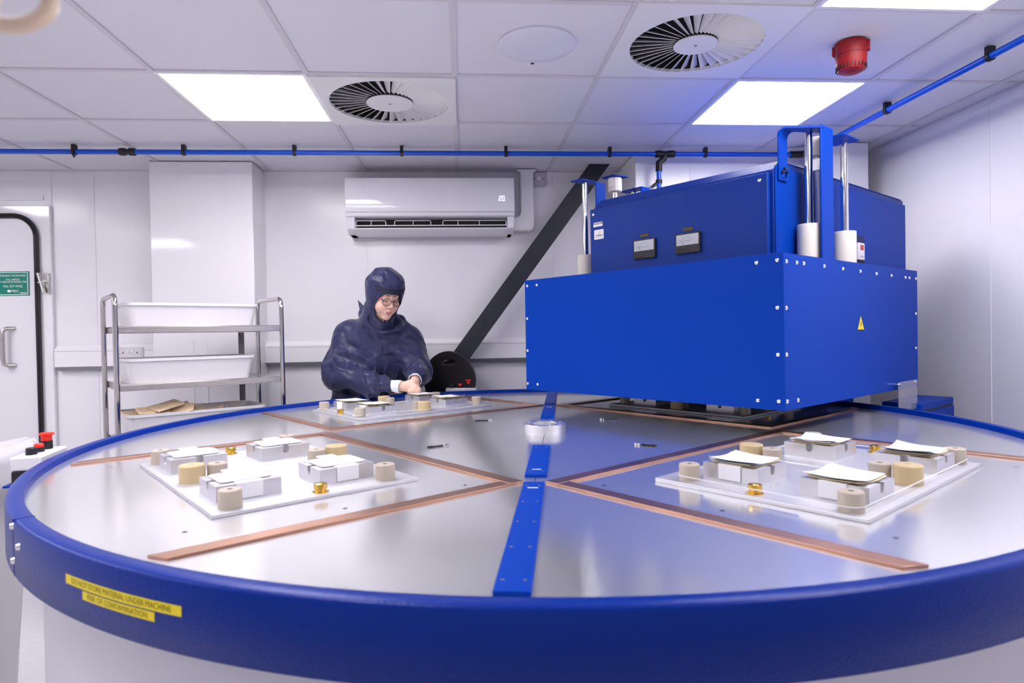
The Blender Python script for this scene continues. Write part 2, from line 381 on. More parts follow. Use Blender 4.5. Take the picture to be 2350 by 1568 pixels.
cm = MB().lathe([(.0137,-.009),(.019,-.009),(.019,.009),(.0137,.009),(.0137,-.009)], n=16, mtx=Matrix.Rotation(pi/2,3,'Y')).box(-.009,.009,-.016,.016,.010,.0365).mesh('clip', M['black'], 40)
for x in (-2.7,-2.086,-1.51,-.914,-.321,.269,.872,1.442):
    o = link('clip', cm, t); o.location = (x+.6, 0, 0)
for y in (2.323, 2.919, 1.72, 1.1, .5):
    o = link('clip', cm, t); o.location = (XP+.6, y-YP, 0); o.rotation_euler = (0,0,pi/2)
pp('clip', MB().tube([(-2.086,YP-.02,ZP),(-2.082,YP-.022,ZP-.02),(-2.074,YP-.02,ZP-.035)], .006, 8), 'black', smooth=40)

# ------------------------------------------------------------------ back wall fittings
# dado trunking
def trunk(x0, x1, label):
    t = thing('cable_trunking', ((x0+x1)/2, YB, 1.14), label, 'trunking')
    prof = [(YB-.004,1.302),(YB-.02,1.302),(YB-.062,1.276),(YB-.062,1.168),(YB-.004,1.168)]
    o = ((x0+x1)/2, YB, 1.14)
    build('cover', MB().extr(prof, (x0,0,0), (0,1,0), (0,0,1), (1,0,0), x1-x0), 'white', t, off=o)
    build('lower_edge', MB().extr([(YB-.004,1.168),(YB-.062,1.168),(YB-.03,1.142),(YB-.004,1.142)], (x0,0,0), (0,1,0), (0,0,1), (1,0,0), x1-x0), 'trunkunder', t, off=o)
    build('lid_groove', MB().box(x0,x1,YB-.0628,YB-.062,1.262,1.264), 'grey', t, off=o)
trunk(-2.53, -1.853, 'white dado trunking on the wall between the door and the column')
trunk(-1.252, 1.055, 'white dado trunking on the wall behind the person')
t = thing('wall_socket', (-2.07, YB-.065, 1.21), 'white double power socket on the trunking behind the trolley', 'socket')
build('plate', MB().box(-2.145,-1.998,YB-.072,YB-.062,1.20,1.285), 'grey' if 0 else mat('socket_plate',(.62,.62,.64),.4), t, off=t.location, bevel=.003)
for x in (-2.085,-2.062): build('rocker', MB().box(x-.006,x+.006,YB-.078,YB-.071,1.247,1.266), 'white', t, off=t.location, bevel=.002)
for x in (-2.115,-2.03): build('pin_hole', MB().box(x-.0025,x+.0025,YB-.0728,YB-.0715,1.243,1.254), 'black', t, off=t.location)
for x in (-2.135,-2.008): build('screw', MB().cyl((x,YB-.0735,1.24),(x,YB-.071,1.24),.0035,n=10), 'brass', t, off=t.location)
# isolator switch and AC trunk
t = thing('isolator_switch', (.526, YB, 2.30), 'small white fused isolator switch right of the air conditioner', 'switch')
build('plate', MB().box(.486,.566,YB-.03,YB,2.302,2.388), mat('switch_plate',(.52,.50,.54),.35), t, off=t.location, bevel=.003)
build('rocker', MB().box(.513,.535,YB-.034,YB-.029,2.335,2.362), 'white', t, off=t.location, bevel=.001)
for x in (.495,.556): build('screw', MB().cyl((x,YB-.0325,2.347),(x,YB-.029,2.347),.004,n=10), 'black', t, off=t.location)
t = thing('pipe_cover', (.44, YB, 2.0), 'white plastic pipe trunking running from the air conditioner up into the ceiling', 'trunking')
pts = [(.30,YB-.035,2.03),(.36,YB-.035,2.03),(.405,YB-.035,2.045),(.432,YB-.035,2.085),(.44,YB-.035,2.14),(.44,YB-.035,CE-.004)]
pc = MB(); wpt = []
prof2 = [(.485,2.397),(.485,2.03),(.476,2.006),(.455,1.998),(.30,1.998),(.30,2.085),(.36,2.085),(.388,2.097),(.398,2.13),(.398,2.397)]
build('duct', MB().extr([(x,z) for x,z in prof2], (0,YB-.07,0), (1,0,0), (0,0,1), (0,1,0), .07), 'white', t, off=t.location, bevel=.008)
build('collar', MB().box(.375,.50,YB-.085,YB,CE-.012,CE-.001), 'white', t, off=t.location, bevel=.003)
# air conditioner
t = thing('air_conditioner', (-.18, YB, 1.965), 'white wall-mounted split air conditioner showing 20 on its display', 'air conditioner')
o_ = t.location
X0, X1 = -.708, .346
AP = [(YB,2.322),(YB-.15,2.322),(YB-.192,2.314),(YB-.206,2.285),(YB-.212,2.13),(YB-.208,2.098),(YB-.198,2.098),(YB-.198,2.066),(YB,2.066)]
build('casing', MB().extr(AP, (X0,0,0), (0,1,0), (0,0,1), (1,0,0), X1-X0), 'acwhite', t, off=o_, bevel=.012, seg=3)
build('panel_ridge', MB().extr([(YB-.19,2.098),(YB-.213,2.094),(YB-.211,2.072),(YB-.19,2.066)], (X0+.006,0,0), (0,1,0), (0,0,1), (1,0,0), X1-X0-.012), 'acwhite', t, off=o_, bevel=.004)
for x0, x1 in ((X0+.004, X0+.056), (X1-.048, X1-.004)):
    build('outlet_cheek', MB().extr([(YB,2.068),(YB-.203,2.068),(YB-.185,2.00),(YB-.13,1.966),(YB,1.966)], (x0,0,0), (0,1,0), (0,0,1), (1,0,0), x1-x0), 'acwhite', t, off=o_, bevel=.006)
build('outlet_cavity', MB().extr([(YB-.06,2.066),(YB-.11,2.066),(YB-.09,2.00),(YB-.06,1.99)], (X0+.05,0,0), (0,1,0), (0,0,1), (1,0,0), X1-X0-.09), 'dark', t, off=o_)
build('lower_lip', MB().extr([(YB,2.000),(YB-.088,2.000),(YB-.180,2.004),(YB-.184,1.998),(YB-.13,1.966),(YB,1.966)], (X0+.012,0,0), (0,1,0), (0,0,1), (1,0,0), X1-X0-.024), 'acwhite', t, off=o_, bevel=.004)
gr = MB(); zb, zt, yy = 2.016, 2.046, YB-.190
gr.cyl((X0+.058,yy,zb),(X1-.05,yy,zb),.0032,n=8)
for x0, x1, mids in ((X0+.062, X0+.245, (.155,)), (X0+.300, X0+.525, (.415,)), (X0+.60, X1-.056, (.695,.83))):
    gr.tube([(x0,yy,zb),(x0,yy,zt-.006),(x0+.006,yy,zt),(x1-.006,yy,zt),(x1,yy,zt-.006),(x1,yy,zb)], .0024, 8)
    for q in mids: gr.cyl((X0+q,yy,zb),(X0+q,yy,zt),.0022,n=8)
build('louvre', gr, 'white', t, off=o_, smooth=40)
seg = MB()
def digit(x, on, w=.0145, h=.030, q=.0028):
    S = {'a':(0,w,h-q,h),'d':(0,w,0,q),'g':(0,w,h/2-q/2,h/2+q/2),'f':(0,q,h/2,h),'b':(w-q,w,h/2,h),'e':(0,q,0,h/2),'c':(w-q,w,0,h/2)}
    for k_ in on: a0,a1,b0,b1 = S[k_]; seg.box(x+a0,x+a1,YB-.2128,YB-.2115,2.165+b0,2.165+b1)
digit(.246,'abged'); digit(.268,'abcdef')
build('display', seg, 'led', t, off=o_)
build('indicator', MB().ball((-.05,YB-.2115,2.134), .0022, 6), 'leddot', t, off=o_)
mk = MB()
for i_ in range(6): mk.box(-.668+i_*.012, -.668+i_*.012+.007, YB-.2122, YB-.2105, 2.128, 2.128+(.012 if i_ % 2 else .009))
build('maker_mark', mk, 'strip', t, off=o_)

# escape panel door at the left
d = tag(thing('door_1', (-2.95, YB, 0), None, None), kind='structure'); del_keys = [k for k in ('label','category') if k in d]
o_ = d.location
build('frame_panel', MB().box(-3.75,-2.556,YB-.025,YB,.02,2.178), 'gloss', d, off=o_, bevel=.004)
build('leaf', MB().extr(rrect(.98,2.05,.13,10), (-3.13,YB-.03,1.08), (1,0,0), (0,0,1), (0,1,0), .012), mat('door_leaf',(.74,.735,.775),.25), d, off=o_)
sp = [(-3.13+x, YB-.035, 1.08+z) for x, z in rrect(.995,2.065,.135,12)]
def band(sp, w, t_):                                                   # flat rubber strip along a loop in the x/z plane
    m = MB(); n = len(sp); cx, cz = sum(p[0] for p in sp)/n, sum(p[2] for p in sp)/n; vs = []
    for i in range(n):
        a, b = Vector(sp[i-1]), Vector(sp[(i+1)%n]); tg = (b-a).normalized(); nr = Vector((tg.z,0,-tg.x)); p = Vector(sp[i])
        for dx, dy in ((-w/2,0),(-w/2,-t_*.6),(-w*.2,-t_),(0,-t_*.55),(w*.2,-t_),(w/2,-t_*.6),(w/2,0)): vs.append(p+nr*dx+Vector((0,dy,0)))
    k = 7; fs = [(i*k+q,i*k+(q+1)%k,((i+1)%n)*k+(q+1)%k,((i+1)%n)*k+q) for i in range(n) for q in range(k)]
    return m.add(vs, fs)
build('rubber_seal', band(sp, .030, .012), 'rubber', d, off=o_)
build('pull_handle', MB().tube([(-2.780,YB-.03,1.412),(-2.807,YB-.055,1.412),(-2.821,YB-.068,1.405),(-2.825,YB-.072,1.38),(-2.825,YB-.072,1.22),(-2.821,YB-.068,1.19),(-2.807,YB-.055,1.183),(-2.780,YB-.03,1.183)], .0135, 14), 'steel', d, off=o_, smooth=40)
hp = build('retaining_handle', MB().cyl((-2.612,YB-.062,1.752),(-2.575,YB-.07,1.632),.011,n=16), 'steel', d, off=o_, smooth=40)
build('retaining_cord', MB().tube([(-2.622,YB-.046,1.80),(-2.618,YB-.052,1.775),(-2.611,YB-.062,1.75)], .003, 8), 'black', d, off=o_)
build('hinge_pin', MB().box(-2.585,-2.560,YB-.05,YB-.02,1.63,1.755), 'steel', d, off=o_, bevel=.003)
build('cable_tie', MB().cyl((-2.607,YB-.078,1.693),(-2.556,YB-.078,1.705),.003,n=8), 'white', d, off=o_)
struct('trim_5', MB().box(-2.600,-2.556,YB-.004,YB,2.178,CE), 'strip')
struct('trim_5', MB().box(-3.75,-2.604,YB-.006,YB,2.215,2.245), 'strip')
# green escape sign
t = thing('escape_sign', (-2.796, YB-.033, 1.615), 'green and white emergency escape panel sign on the door', 'sign')
o_ = t.location; yy = YB-.0335
build('plate', MB().box(-2.876,-2.683,yy,YB-.030,1.617,1.768), 'green', t, off=o_, bevel=.001)
bd = MB()
for a in ((-2.868,-2.691,1.622,1.6255),(-2.868,-2.691,1.7595,1.763),(-2.868,-2.8645,1.622,1.763),(-2.6945,-2.691,1.622,1.763)): bd.box(a[0],a[1],yy-.0006,yy,a[2],a[3])
build('border', bd, 'whiteink', t, off=o_)
def fit(mb, wd):
    xs = [q[0] for q in mb.v]; k_ = wd/(max(xs)-min(xs)); mb.v = [(x*k_, y, z) for x, y, z in mb.v]; return mb
for s, z, h, wd in (('EMERGENCY ESCAPE PANEL',1.741,.0125,.152),('PULL HANDLE',1.717,.0125,.078),('TO REMOVE RETAINING STRIP',1.702,.0125,.162),('PULL OUT PANEL',1.675,.015,.114)):
    build('lettering', fit(text_mb(s, h*1.3), wd).move(frame((-2.779,yy-.0008,z),(1,0,0),(0,0,1))), 'whiteink', t, off=o_)
build('lettering', fit(text_mb('PBSC', .021), .044).move(frame((-2.766,yy-.0008,1.645),(1,0,0),(0,0,1))), 'whiteink', t, off=o_)
build('emblem', MB().ball((-2.803,yy-.0006,1.646), .011, 8, (1,.06,.7)), 'whiteink', t, off=o_)
build('small_print', MB().box(-2.735,-2.70,yy-.0008,yy,1.6305,1.633).box(-2.74,-2.70,yy-.0008,yy,1.635,1.637), 'whiteink', t, off=o_)

# dark diagonal steel brace standing in front of the back wall
mb = MB(); xa, xb = -.90, .968
mb.add([(xa-.067,4.065,0),(xa+.067,4.065,0),(xa+.067,4.125,0),(xa-.067,4.125,0),(xb-.067,4.065,CE+.1),(xb+.067,4.065,CE+.1),(xb+.067,4.125,CE+.1),(xb-.067,4.125,CE+.1)],
       [(3,2,1,0),(4,5,6,7),(0,1,5,4),(1,2,6,5),(2,3,7,6),(3,0,4,7)])
single('steel_brace', mb, 'steeldark', 'dark diagonal steel brace running from floor to ceiling before the back wall', 'beam', bevel=.003)
# ------------------------------------------------------------------ rotary table
TX, TY, TZ, TA = .2929, 2.3072, .9753, -.1596
TR = TA+pi/4                                                           # station axes: local x = p, local y = q
def W(p, q, z=0): return Vector((TX+p*cos(TR)-q*sin(TR), TY+p*sin(TR)+q*cos(TR), z))
tab = thing('rotary_table', (TX, TY, 0), 'large round rotary table with aluminium top and thick blue rim', 'machine table', TA)
def tp(name, mb, mt, **k): return build(name, mb, mt, tab, **k)        # local frame: x = E, y = N (along the blue strips)
RI, RO, RIMZ, RIMB = 1.504, 1.538, .9937, .885
prof = [(RI,TZ-.02),(RI,RIMZ-.002),(RI+.002,RIMZ),(RO-.007,RIMZ),(RO-.002,RIMZ-.002),(RO,RIMZ-.007),(RO,RIMB+.001),(RO-.001,RIMB),(RI,RIMB),(RI,TZ-.02)]
rim = tp('rim', MB().lathe(prof, n=256), 'rimblue', smooth=50)
for h in (-1, 1):                                                       # deck in two halves with a hairline seam
    N = 96; poly = [(h*.0009, -1.5035*h), *[(h*1.5035*cos(t), h*1.5035*sin(t)) for t in [-pi/2+pi*(i+.0)/N for i in range(1, N)]], (h*.0009, 1.5035*h)]
    tp('deck_plate', MB().prism(poly, TZ-.012, TZ), 'deck')
tp('sub_deck', MB().lathe([(0,TZ-.05),(1.50,TZ-.05),(1.50,TZ-.0125),(0,TZ-.0125)], n=128), 'grey', smooth=30)
tp('drum', MB().lathe([(1.475,.03),(1.475,RIMB+.02),(1.46,RIMB+.02)], n=160), mat('drum_panel',(.70,.69,.74),.35), smooth=30)
tp('drum_base', MB().lathe([(1.44,0),(1.44,.03),(1.475,.03)], n=96), 'grey', smooth=30)
# blue strips along the seam
st = [(-1.462,-.822),(-.748,-.330),(.325,.775),(.822,1.470)]
sw = [(.0268,.0245),(.0272,.0268),(.028,.028),(.028,.028)]
for (y0,y1),(w0,w1) in zip(st, sw):
    s_ = tp('cover_strip', MB().prism([(-w0,y0),(w0,y0),(w1,y1),(-w1,y1)], TZ, TZ+.0075), 'blue', bevel=.0012)
    nsc = 5 if y1-y0 > .6 else 2
    for k in range(nsc):
        for sx in (-1, 1):
            yy = y0+.04+(y1-y0-.08)*k/(nsc-1); ww = (w0+(w1-w0)*(yy-y0)/(y1-y0))*.6
            build('screw', MB().lathe([(0,0),(.0032,0),(.0032,.0006),(.0018,.001),(0,.0004)], (sx*ww,yy,TZ+.0075), 10), 'steel', s_, smooth=30)
    yy = (y1-.06) if y0 < -.8 else (y0+.06 if y0 < 0 else y1-.10)
    build('slot', MB().prism([(-.012+x, yy+y) for x, y in ((-0,-.0025),(.024,-.0025),(.024,.0025),(0,.0025))], TZ+.0073, TZ+.0079), 'whiteink', s_)
# copper strips, three per station
for k in range(4):
    a = k*pi/2+pi/4
    R2 = Matrix.Rotation(a, 4, 'Z')
    def cs(x0, x1, y0, y1, endcut=False): return tp('copper_strip', MB().box(x0,x1,y0,y1,TZ,TZ+.005).move(R2), 'copper', bevel=.0008)
    cs(-.626, -.586, -.55, .55)
    for sg in (-1, 1):
        y0, y1 = (.512*sg, .55*sg) if sg > 0 else (.55*sg, .512*sg)
        xe = -sqrt(1.468**2-.55**2)
        tp('copper_strip', MB().prism([(-.6265,y0),(-.6265,y1),(xe-(.012 if sg<0 else -.01),y1),(xe-(-.01 if sg<0 else .012),y0)], TZ+.0, TZ+.005).move(R2), 'copper', bevel=.0008)
        if sg: pass
    for x, y in ((-.70,-.47),(-.70,.47),(-1.29,-.40),(-1.29,.40),(-1.0,-.46),(-1.0,.46)):
        tp('bolt_hole', MB().lathe([(0,TZ+.0003),(.005,TZ+.0003)], (0,0,0), 14).move(R2 @ Matrix.Translation((x,y,0))), 'black')
# rim seam plate with bolts (left) and small rim joint line
aj = RD(-138.6)-TA
for ang, z in ((RD(-138.6),.982),(RD(-138.6),.916),(RD(-136.6),.954)):
    c_ = Vector((RO*cos(ang-TA), RO*sin(ang-TA), z)); nrm = Vector((cos(ang-TA), sin(ang-TA), 0))
    build('rim_bolt', MB().cyl(c_, c_+nrm*.005, .0075, .006, 14), 'chrome', rim, smooth=40)
build('rim_joint', MB().ring(RI-.0003, RO+.0006, RIMB, RIMZ+.0006, aj-.0006, aj+.0006, 1), mat('blue_joint',(.01,.03,.2),.5), rim)
# yellow warning labels bent on to the rim
def rim_label(a0, a1, z0, z1, s, name_label, hgt, wid):
    t = thing('warning_label', (TX+RO*cos(RD((a0+a1)/2)), TY+RO*sin(RD((a0+a1)/2)), z0), name_label, 'label'); o_ = t.location
    def bend(mb, r, am, zm):
        mb.v = [(TX+(r+z)*cos(am+x/r), TY+(r+z)*sin(am+x/r), zm+y) for x, y, z in mb.v]; return mb
    am, zm = RD((a0+a1)/2), (z0+z1)/2; L = RD(a1-a0)*RO; n = 24; h = z1-z0
    p = MB()
    vs = [(-L/2+L*i/n, y, 0) for i in range(n+1) for y in (-h/2, h/2)]
    vs += [(x, y, .0006) for x, y, _ in vs]; m = 2*(n+1)
    fs = [(2*i,2*i+1,2*i+3,2*i+2) for i in range(n)]+[(m+2*i,m+2*i+2,m+2*i+3,m+2*i+1) for i in range(n)]+[(0,m,m+1,1),(2*n,2*n+1,m+2*n+1,m+2*n)]
    fs += [(2*i,2*i+2,m+2*i+2,m+2*i) for i in range(n)]+[(2*i+1,m+2*i+1,m+2*i+3,2*i+3) for i in range(n)]
    build('tape', bend(p.add(vs, fs), RO+.0003, am, zm), 'yellow', t, off=o_)
    tx = text_mb(s, hgt); xs = [q[0] for q in tx.v]; sc = wid*L/(max(xs)-min(xs)); tx.v = [(x*sc, y, 0) for x, y, z in tx.v]
    build('lettering', bend(tx, RO+.0012, am, zm), 'inkyel', t, off=o_)
rim_label(-127.70,-116.85,.9405,.9555,'DO NOT STORE MATERIAL UNDER MACHINE','long yellow warning tape on the blue rim, upper of the two', .0135, .86)
rim_label(-125.68,-118.90,.9245,.9380,'RISK OF CONTAMINATION','short yellow warning tape on the blue rim, lower of the two', .0125, .83)
# hub ring
t = thing('hub_ring', (TX-.003, TY-.015, TZ), 'machined aluminium flange ring lying at the centre of the table', 'ring')
build('flange', MB().lathe([(.045,0),(.0755,0),(.0755,.0285),(.074,.030),(.046,.030),(.045,.029),(.045,0)], n=64), 'alupol', t, smooth=40)
for k in range(8): build('bolt', MB().lathe([(0,.030),(.005,.030),(.005,.0315),(.003,.0325),(0,.031)], (.060*cos(k*pi/4+.2), .060*sin(k*pi/4+.2), 0), 12), 'chrome', t, smooth=30)

# small clips lying on the deck
def toggle(x, y, rz, label, rings):
    t = thing('hose_clip', (x, y, TZ), label, 'clip', rz, 'small clips lying on the deck')
    if rings:
        for k, (dx, r) in enumerate(((0,.0085),(.016,.007),(-.016,.0105))):
            build('washer', MB().lathe([(r*.5,0),(r,0),(r,.004),(r*.5,.004),(r*.5,0)], (dx,0,0), 18), 'black', t, smooth=30)
    else:
        build('lever', MB().box(-.003,.034,-.0025,.0025,.0005,.005), 'steeldark', t, bevel=.001)
        for k, dx in enumerate((-.006,-.014)): build('link', MB().lathe([(.003,0),(.0065,0),(.0065,.005),(.003,.005),(.003,0)], (dx,.001*k,0), 14), 'steeldark', t, smooth=30)
    x0 = .040 if not rings else .030
    for dx in (0, .010): build('nut', MB().cyl((x0+dx,.002,0),(x0+dx,.002,.0075),.0042,n=6), 'chrome', t)
toggle(-.097, 2.038, .45, 'small dark lever clip with two nuts beside the left copper strip', False)
toggle(.066, 2.609, .1, 'small dark lever clip lying nearest the far left fixture', False)
toggle(.600, 2.55, pi+.1, 'small dark lever clip in the shadow before the blue press', False)
toggle(.568, 1.945, pi-.6, 'row of three black washers and two nuts on the blue reflection', True)

# ------------------------------------------------------------------ tooling fixtures on the four stations
def block_mesh():
    o = link('block', MB().box(-.0695,.0695,-.064,.064,0,.035).mesh('block', M['alu']))
    cuts = []
    for k in range(4):
        L = .0695 if k % 2 == 0 else .064; a = k*pi/2
        c = MB().cyl((-L-.01,0,.0235),(-L+.024,0,.0235),.009,n=20).move(Matrix.Rotation(a,4,'Z')); co = link('cut', c.mesh('cut', M['alu'])); cuts.append(co)
        c = MB().box(-L-.01,-L+.024,-.009,.009,.0235,.05).move(Matrix.Rotation(a,4,'Z')); co = link('cut', c.mesh('cut', M['alu'])); cuts.append(co)
    for co in cuts:
        m = o.modifiers.new('b', 'BOOLEAN'); m.operation = 'DIFFERENCE'; m.object = co; m.solver = 'EXACT'
    b = o.modifiers.new('bevel', 'BEVEL'); b.width = .0009; b.segments = 1; b.limit_method = 'ANGLE'; b.angle_limit = RD(50)
    dg = bpy.context.evaluated_depsgraph_get(); me = bpy.data.meshes.new_from_object(o.evaluated_get(dg)); me.name = 'block'
    for q in cuts+[o]: bpy.data.objects.remove(q)
    me.polygons.foreach_set('use_smooth', [True]*len(me.polygons)); me.set_sharp_from_angle(angle=RD(30))
    return me
BLK = block_mesh()
POST = MB().lathe([(0,.0362),(.006,.0362),(.006,.0375),(.0215,.0375),(.0235,.0355),(.0238,0),(0,0)], n=32).mesh('post', M['peek'], 35)
POSTHOLE = MB().lathe([(0,.0366),(.006,.0366)], n=16).mesh('hole', M['ink'])
BIG = MB().lathe([(0,.0405),(.007,.0405),(.007,.0415),(.0275,.0415),(.0298,.039),(.030,0),(0,0)], n=36).mesh('bush', M['tan'], 35)
KNOB = MB().lathe([(0,.020),(.011,.020),(.0145,.0185),(.0148,.008),(.012,.006),(.012,.0025),(.0185,.0015),(.0185,0),(0,0)], n=18).mesh('brass_knob', M['brass'], 25)
SCR = MB().lathe([(0,.0354),(.0032,.0354)], n=10).mesh('screw', M['grey'])
PLATE = MB().box(-.2375,.2375,-.352,.352,0,.009).mesh('base_plate', M['aluplate'])
BLOCKS = [(-.1345,-.197),(-.1345,.197),(.0955,-.197),(.0955,.197)]
def fixture(k, label):
    c = W(-.9925*cos(k*pi/2), -.9925*sin(k*pi/2), TZ)
    t = thing('weld_fixture', c, label, 'fixture', TR+k*pi/2, 'tooling fixtures on the rotary table')
    o = link('base_plate', PLATE, t); b = o.modifiers.new('bevel','BEVEL'); b.width = .002; b.segments = 2
    for x, y in BLOCKS:
        o = link('block', BLK, t); o.location = (x, y, .009)
        for sx in (-1,1):
            for sy in (-1,1):
                s = link('screw', SCR, o); s.location = (sx*.058, sy*.053, 0)
    for x, y in ((-.191,.313),(-.191,-.313),(.168,.313),(.168,-.313),(-.128,0),(.130,0)):
        o = link('post', POST, t); o.location = (x, y, .009); h = link('hole', POSTHOLE, o)
    for x in (-.186,.188):
        o = link('bush', BIG, t); o.location = (x, 0, .009); 
    for y in (-.322,.322):
        o = link('brass_knob', KNOB, t); o.location = (0, y, .009)
    rnd = random.Random(3)
    hl = MB()
    for _ in range(26):
        x, y = rnd.uniform(-.03,.02), rnd.uniform(-.29,.29)
        if rnd.random() < .4: x = rnd.uniform(-.16,.12); y = rnd.uniform(-.11,.11)
        hl.lathe([(0,.0093),(rnd.uniform(.0015,.003),.0093)], (x,y,0), 8)
    h = build('drilled_holes', hl, 'grey', t); h['kind'] = 'stuff'
    return t
FIX = {0: fixture(0, 'aluminium tooling fixture at left with white inserts on its blocks'),
       1: fixture(1, 'aluminium tooling fixture at right with white paper on its blocks'),
       3: fixture(3, 'aluminium tooling fixture in front of the person with paper on its blocks'),
       2: fixture(2, 'aluminium tooling fixture half hidden in the dark under the blue press')}
def onfix(k, x, y, z): 
    p, q = -.9925+x, y
    for _ in range(k): p, q = -q, p
    return W(p, q, z)
ZB = TZ+.009+.035
WHICH = {0:'left', 1:'right', 3:'far'}
BN = {(-.1345,-.197):0, (-.1345,.197):1, (.0955,-.197):2, (.0955,.197):3}
# which block is meant, in words one can see (per fixture)
BWORD = {1: {0:'rightmost block of the right fixture', 1:'nearest block of the right fixture', 2:'farthest block of the right fixture', 3:'leftmost block of the right fixture'},
         3: {0:'leftmost block of the far fixture', 1:'block under the person\'s hands', 2:'near left block of the far fixture', 3:'near right block of the far fixture'},
         0: {0:'nearest block of the left fixture', 1:'leftmost block of the left fixture', 2:'rightmost block of the left fixture', 3:'farthest block of the left fixture'}}
def sheet(w, h, curl, seed, th=.0005):
    rnd = random.Random(seed); n = 9; a1, a2, a3, ph = [rnd.uniform(.4,1) for _ in range(4)]
    vs = []
    for i in range(n):
        for j in range(n):
            u, v = i/(n-1)*2-1, j/(n-1)*2-1
            z = curl*(max(0,u-.2)**2*a1*1.5+max(0,-v-.3)**2*a2+max(0,v*u)*a3*.6+max(0,-u-.35)**2*a3)+.0006*(sin(3*u+ph*5)+1)
            vs.append((u*w/2+.003*sin(2*v+ph), v*h/2+.002*sin(3*u+ph*3), z))
    m = n*n; vs += [(x,y,z+th) for x,y,z in vs]
    fs = []
    for i in range(n-1):
        for j in range(n-1):
            q = i*n+j; fs += [(q,q+n,q+n+1,q+1), (m+q,m+q+1,m+q+n+1,m+q+n)]
    bd_ = [i for i in range(n)]+[i*n+n-1 for i in range(1,n)]+[(n-1)*n+j for j in range(n-2,-1,-1)]+[i*n for i in range(n-2,0,-1)]
    fs += [(bd_[i],bd_[(i+1)%len(bd_)],m+bd_[(i+1)%len(bd_)],m+bd_[i]) for i in range(len(bd_))]
    return MB().add(vs, fs)
for k in (1, 3):
    for (x, y), bi in BN.items():
        word = BWORD[k][bi]
        for lv, (mt, nm, dw, rz, cl) in enumerate((('cream','cream bottom sheet on the ',.000,.05,.004), ('cream','cream middle sheet on the ',.004,-.06,.006), ('bluefilm','pale blue film under the paper on the ',-.002,.10,.010), ('paper','white top sheet on the ',.006,.0,.009))):
            if k == 3 and lv == 2: continue
            rr = random.Random(k*100+bi*10+lv)
            o = link('paper_sheet', sheet(.118+dw, .108+dw, cl*rr.uniform(.5,.9), k*100+bi*7+lv).mesh('paper_sheet', M[mt], 60))
            o.location = onfix(k, x+rr.uniform(-.003,.003), y+rr.uniform(-.003,.003)*1, ZB+.0006+lv*.0016)
            o.rotation_euler = (0,0,TR+k*pi/2+rz+rr.uniform(-.05,.05)+(pi/2 if k==1 else 0))
            tag(o, nm+word, 'paper', 'paper sheets stacked on the blocks')
def film_strip(k, x, y, s, word):                                      # white film folded over the block's side (towards s*q)
    prof = [(-s*.03,.0002),(s*.0645,.0002),(s*.0655,-.001),(s*.0655,-.0335),(s*.0667,-.0335),(s*.0667,0),(s*.0655,.0014),(-s*.03,.0014)]
    mb = MB().extr(prof, (-.028,0,0), (0,1,0), (0,0,1), (1,0,0), .056)
    o = link('film_strip', mb.mesh('film_strip', M['ptfe'])); o.location = onfix(k, x, y, ZB); o.rotation_euler = (0,0,TR+k*pi/2)
    tag(o, 'white film folded over the side of the '+word, 'film', 'white film strips on the blocks')
for k, y, s in ((0,-.197,-1),(1,.197,1),(3,-.197,-1)):
    for x in (-.1345,.0955): film_strip(k, x, y, s, BWORD[k][BN[(x,y)]])
for (x, y), bi in BN.items():                                          # left fixture: white inserts in the blocks
    t = thing('block_insert', onfix(0, x, y, ZB), 'white frosted insert lying on the '+BWORD[0][bi], 'insert', TR, 'white inserts on the left fixture')
    build('pad', MB().extr(rrect(.112,.098,.012,4), (0,0,.0016), (1,0,0), (0,1,0), (0,0,1), .0035), 'ptfe', t, bevel=.0008)
    build('tab', MB().box(-.022,.022,.02,.070,.0052,.0082), 'ptfe', t, bevel=.001)
    build('tab', MB().box(-.05,-.01,-.035,-.005,.0052,.0072), 'ptfe', t, bevel=.001)
def cord(k, pts, label):
    P = [onfix(k, x, y, TZ+z) for x, y, z in pts]
    # smooth the loop a little
    Q = []
    for i in range(len(P)):
        a, b = P[i], P[(i+1) % len(P)]
        for s in range(6): Q.append(a.lerp(b, s/6))
    v = Vector((sum(p.x for p in Q)/len(Q), sum(p.y for p in Q)/len(Q), TZ+.009))
    o = build('cord', MB().tube(Q, .0011, 6, closed=True), 'cord', None, smooth=60, off=v); o.location = v
    tag(o, label, 'cord')
def around(pts, r, z):                                                 # loop around posts on their outside
    out = []
    for x, y in pts:
        a = atan2(y, x)
        for da in (-.8, 0, .8): out.append((x+r*cos(a+da), y+r*sin(a+da), z))
    return out
cord(1, around([(.168,.313),(-.191,.313),(-.191,-.313),(.168,-.313)], .0252, .020), 'white elastic cord looped around the corner posts of the right fixture')
cord(1, [(.155,.005,.018),(-.11,.02,.018),(-.11,.028,.022),(.155,.028,.020)], 'white elastic cord strung between the middle posts of the right fixture')
cord(3, around([(.168,.313),(.19,.0),(.168,-.313),(-.191,-.313),(-.191,.313)], .0315, .016), 'white elastic cord looped around the posts of the far fixture')

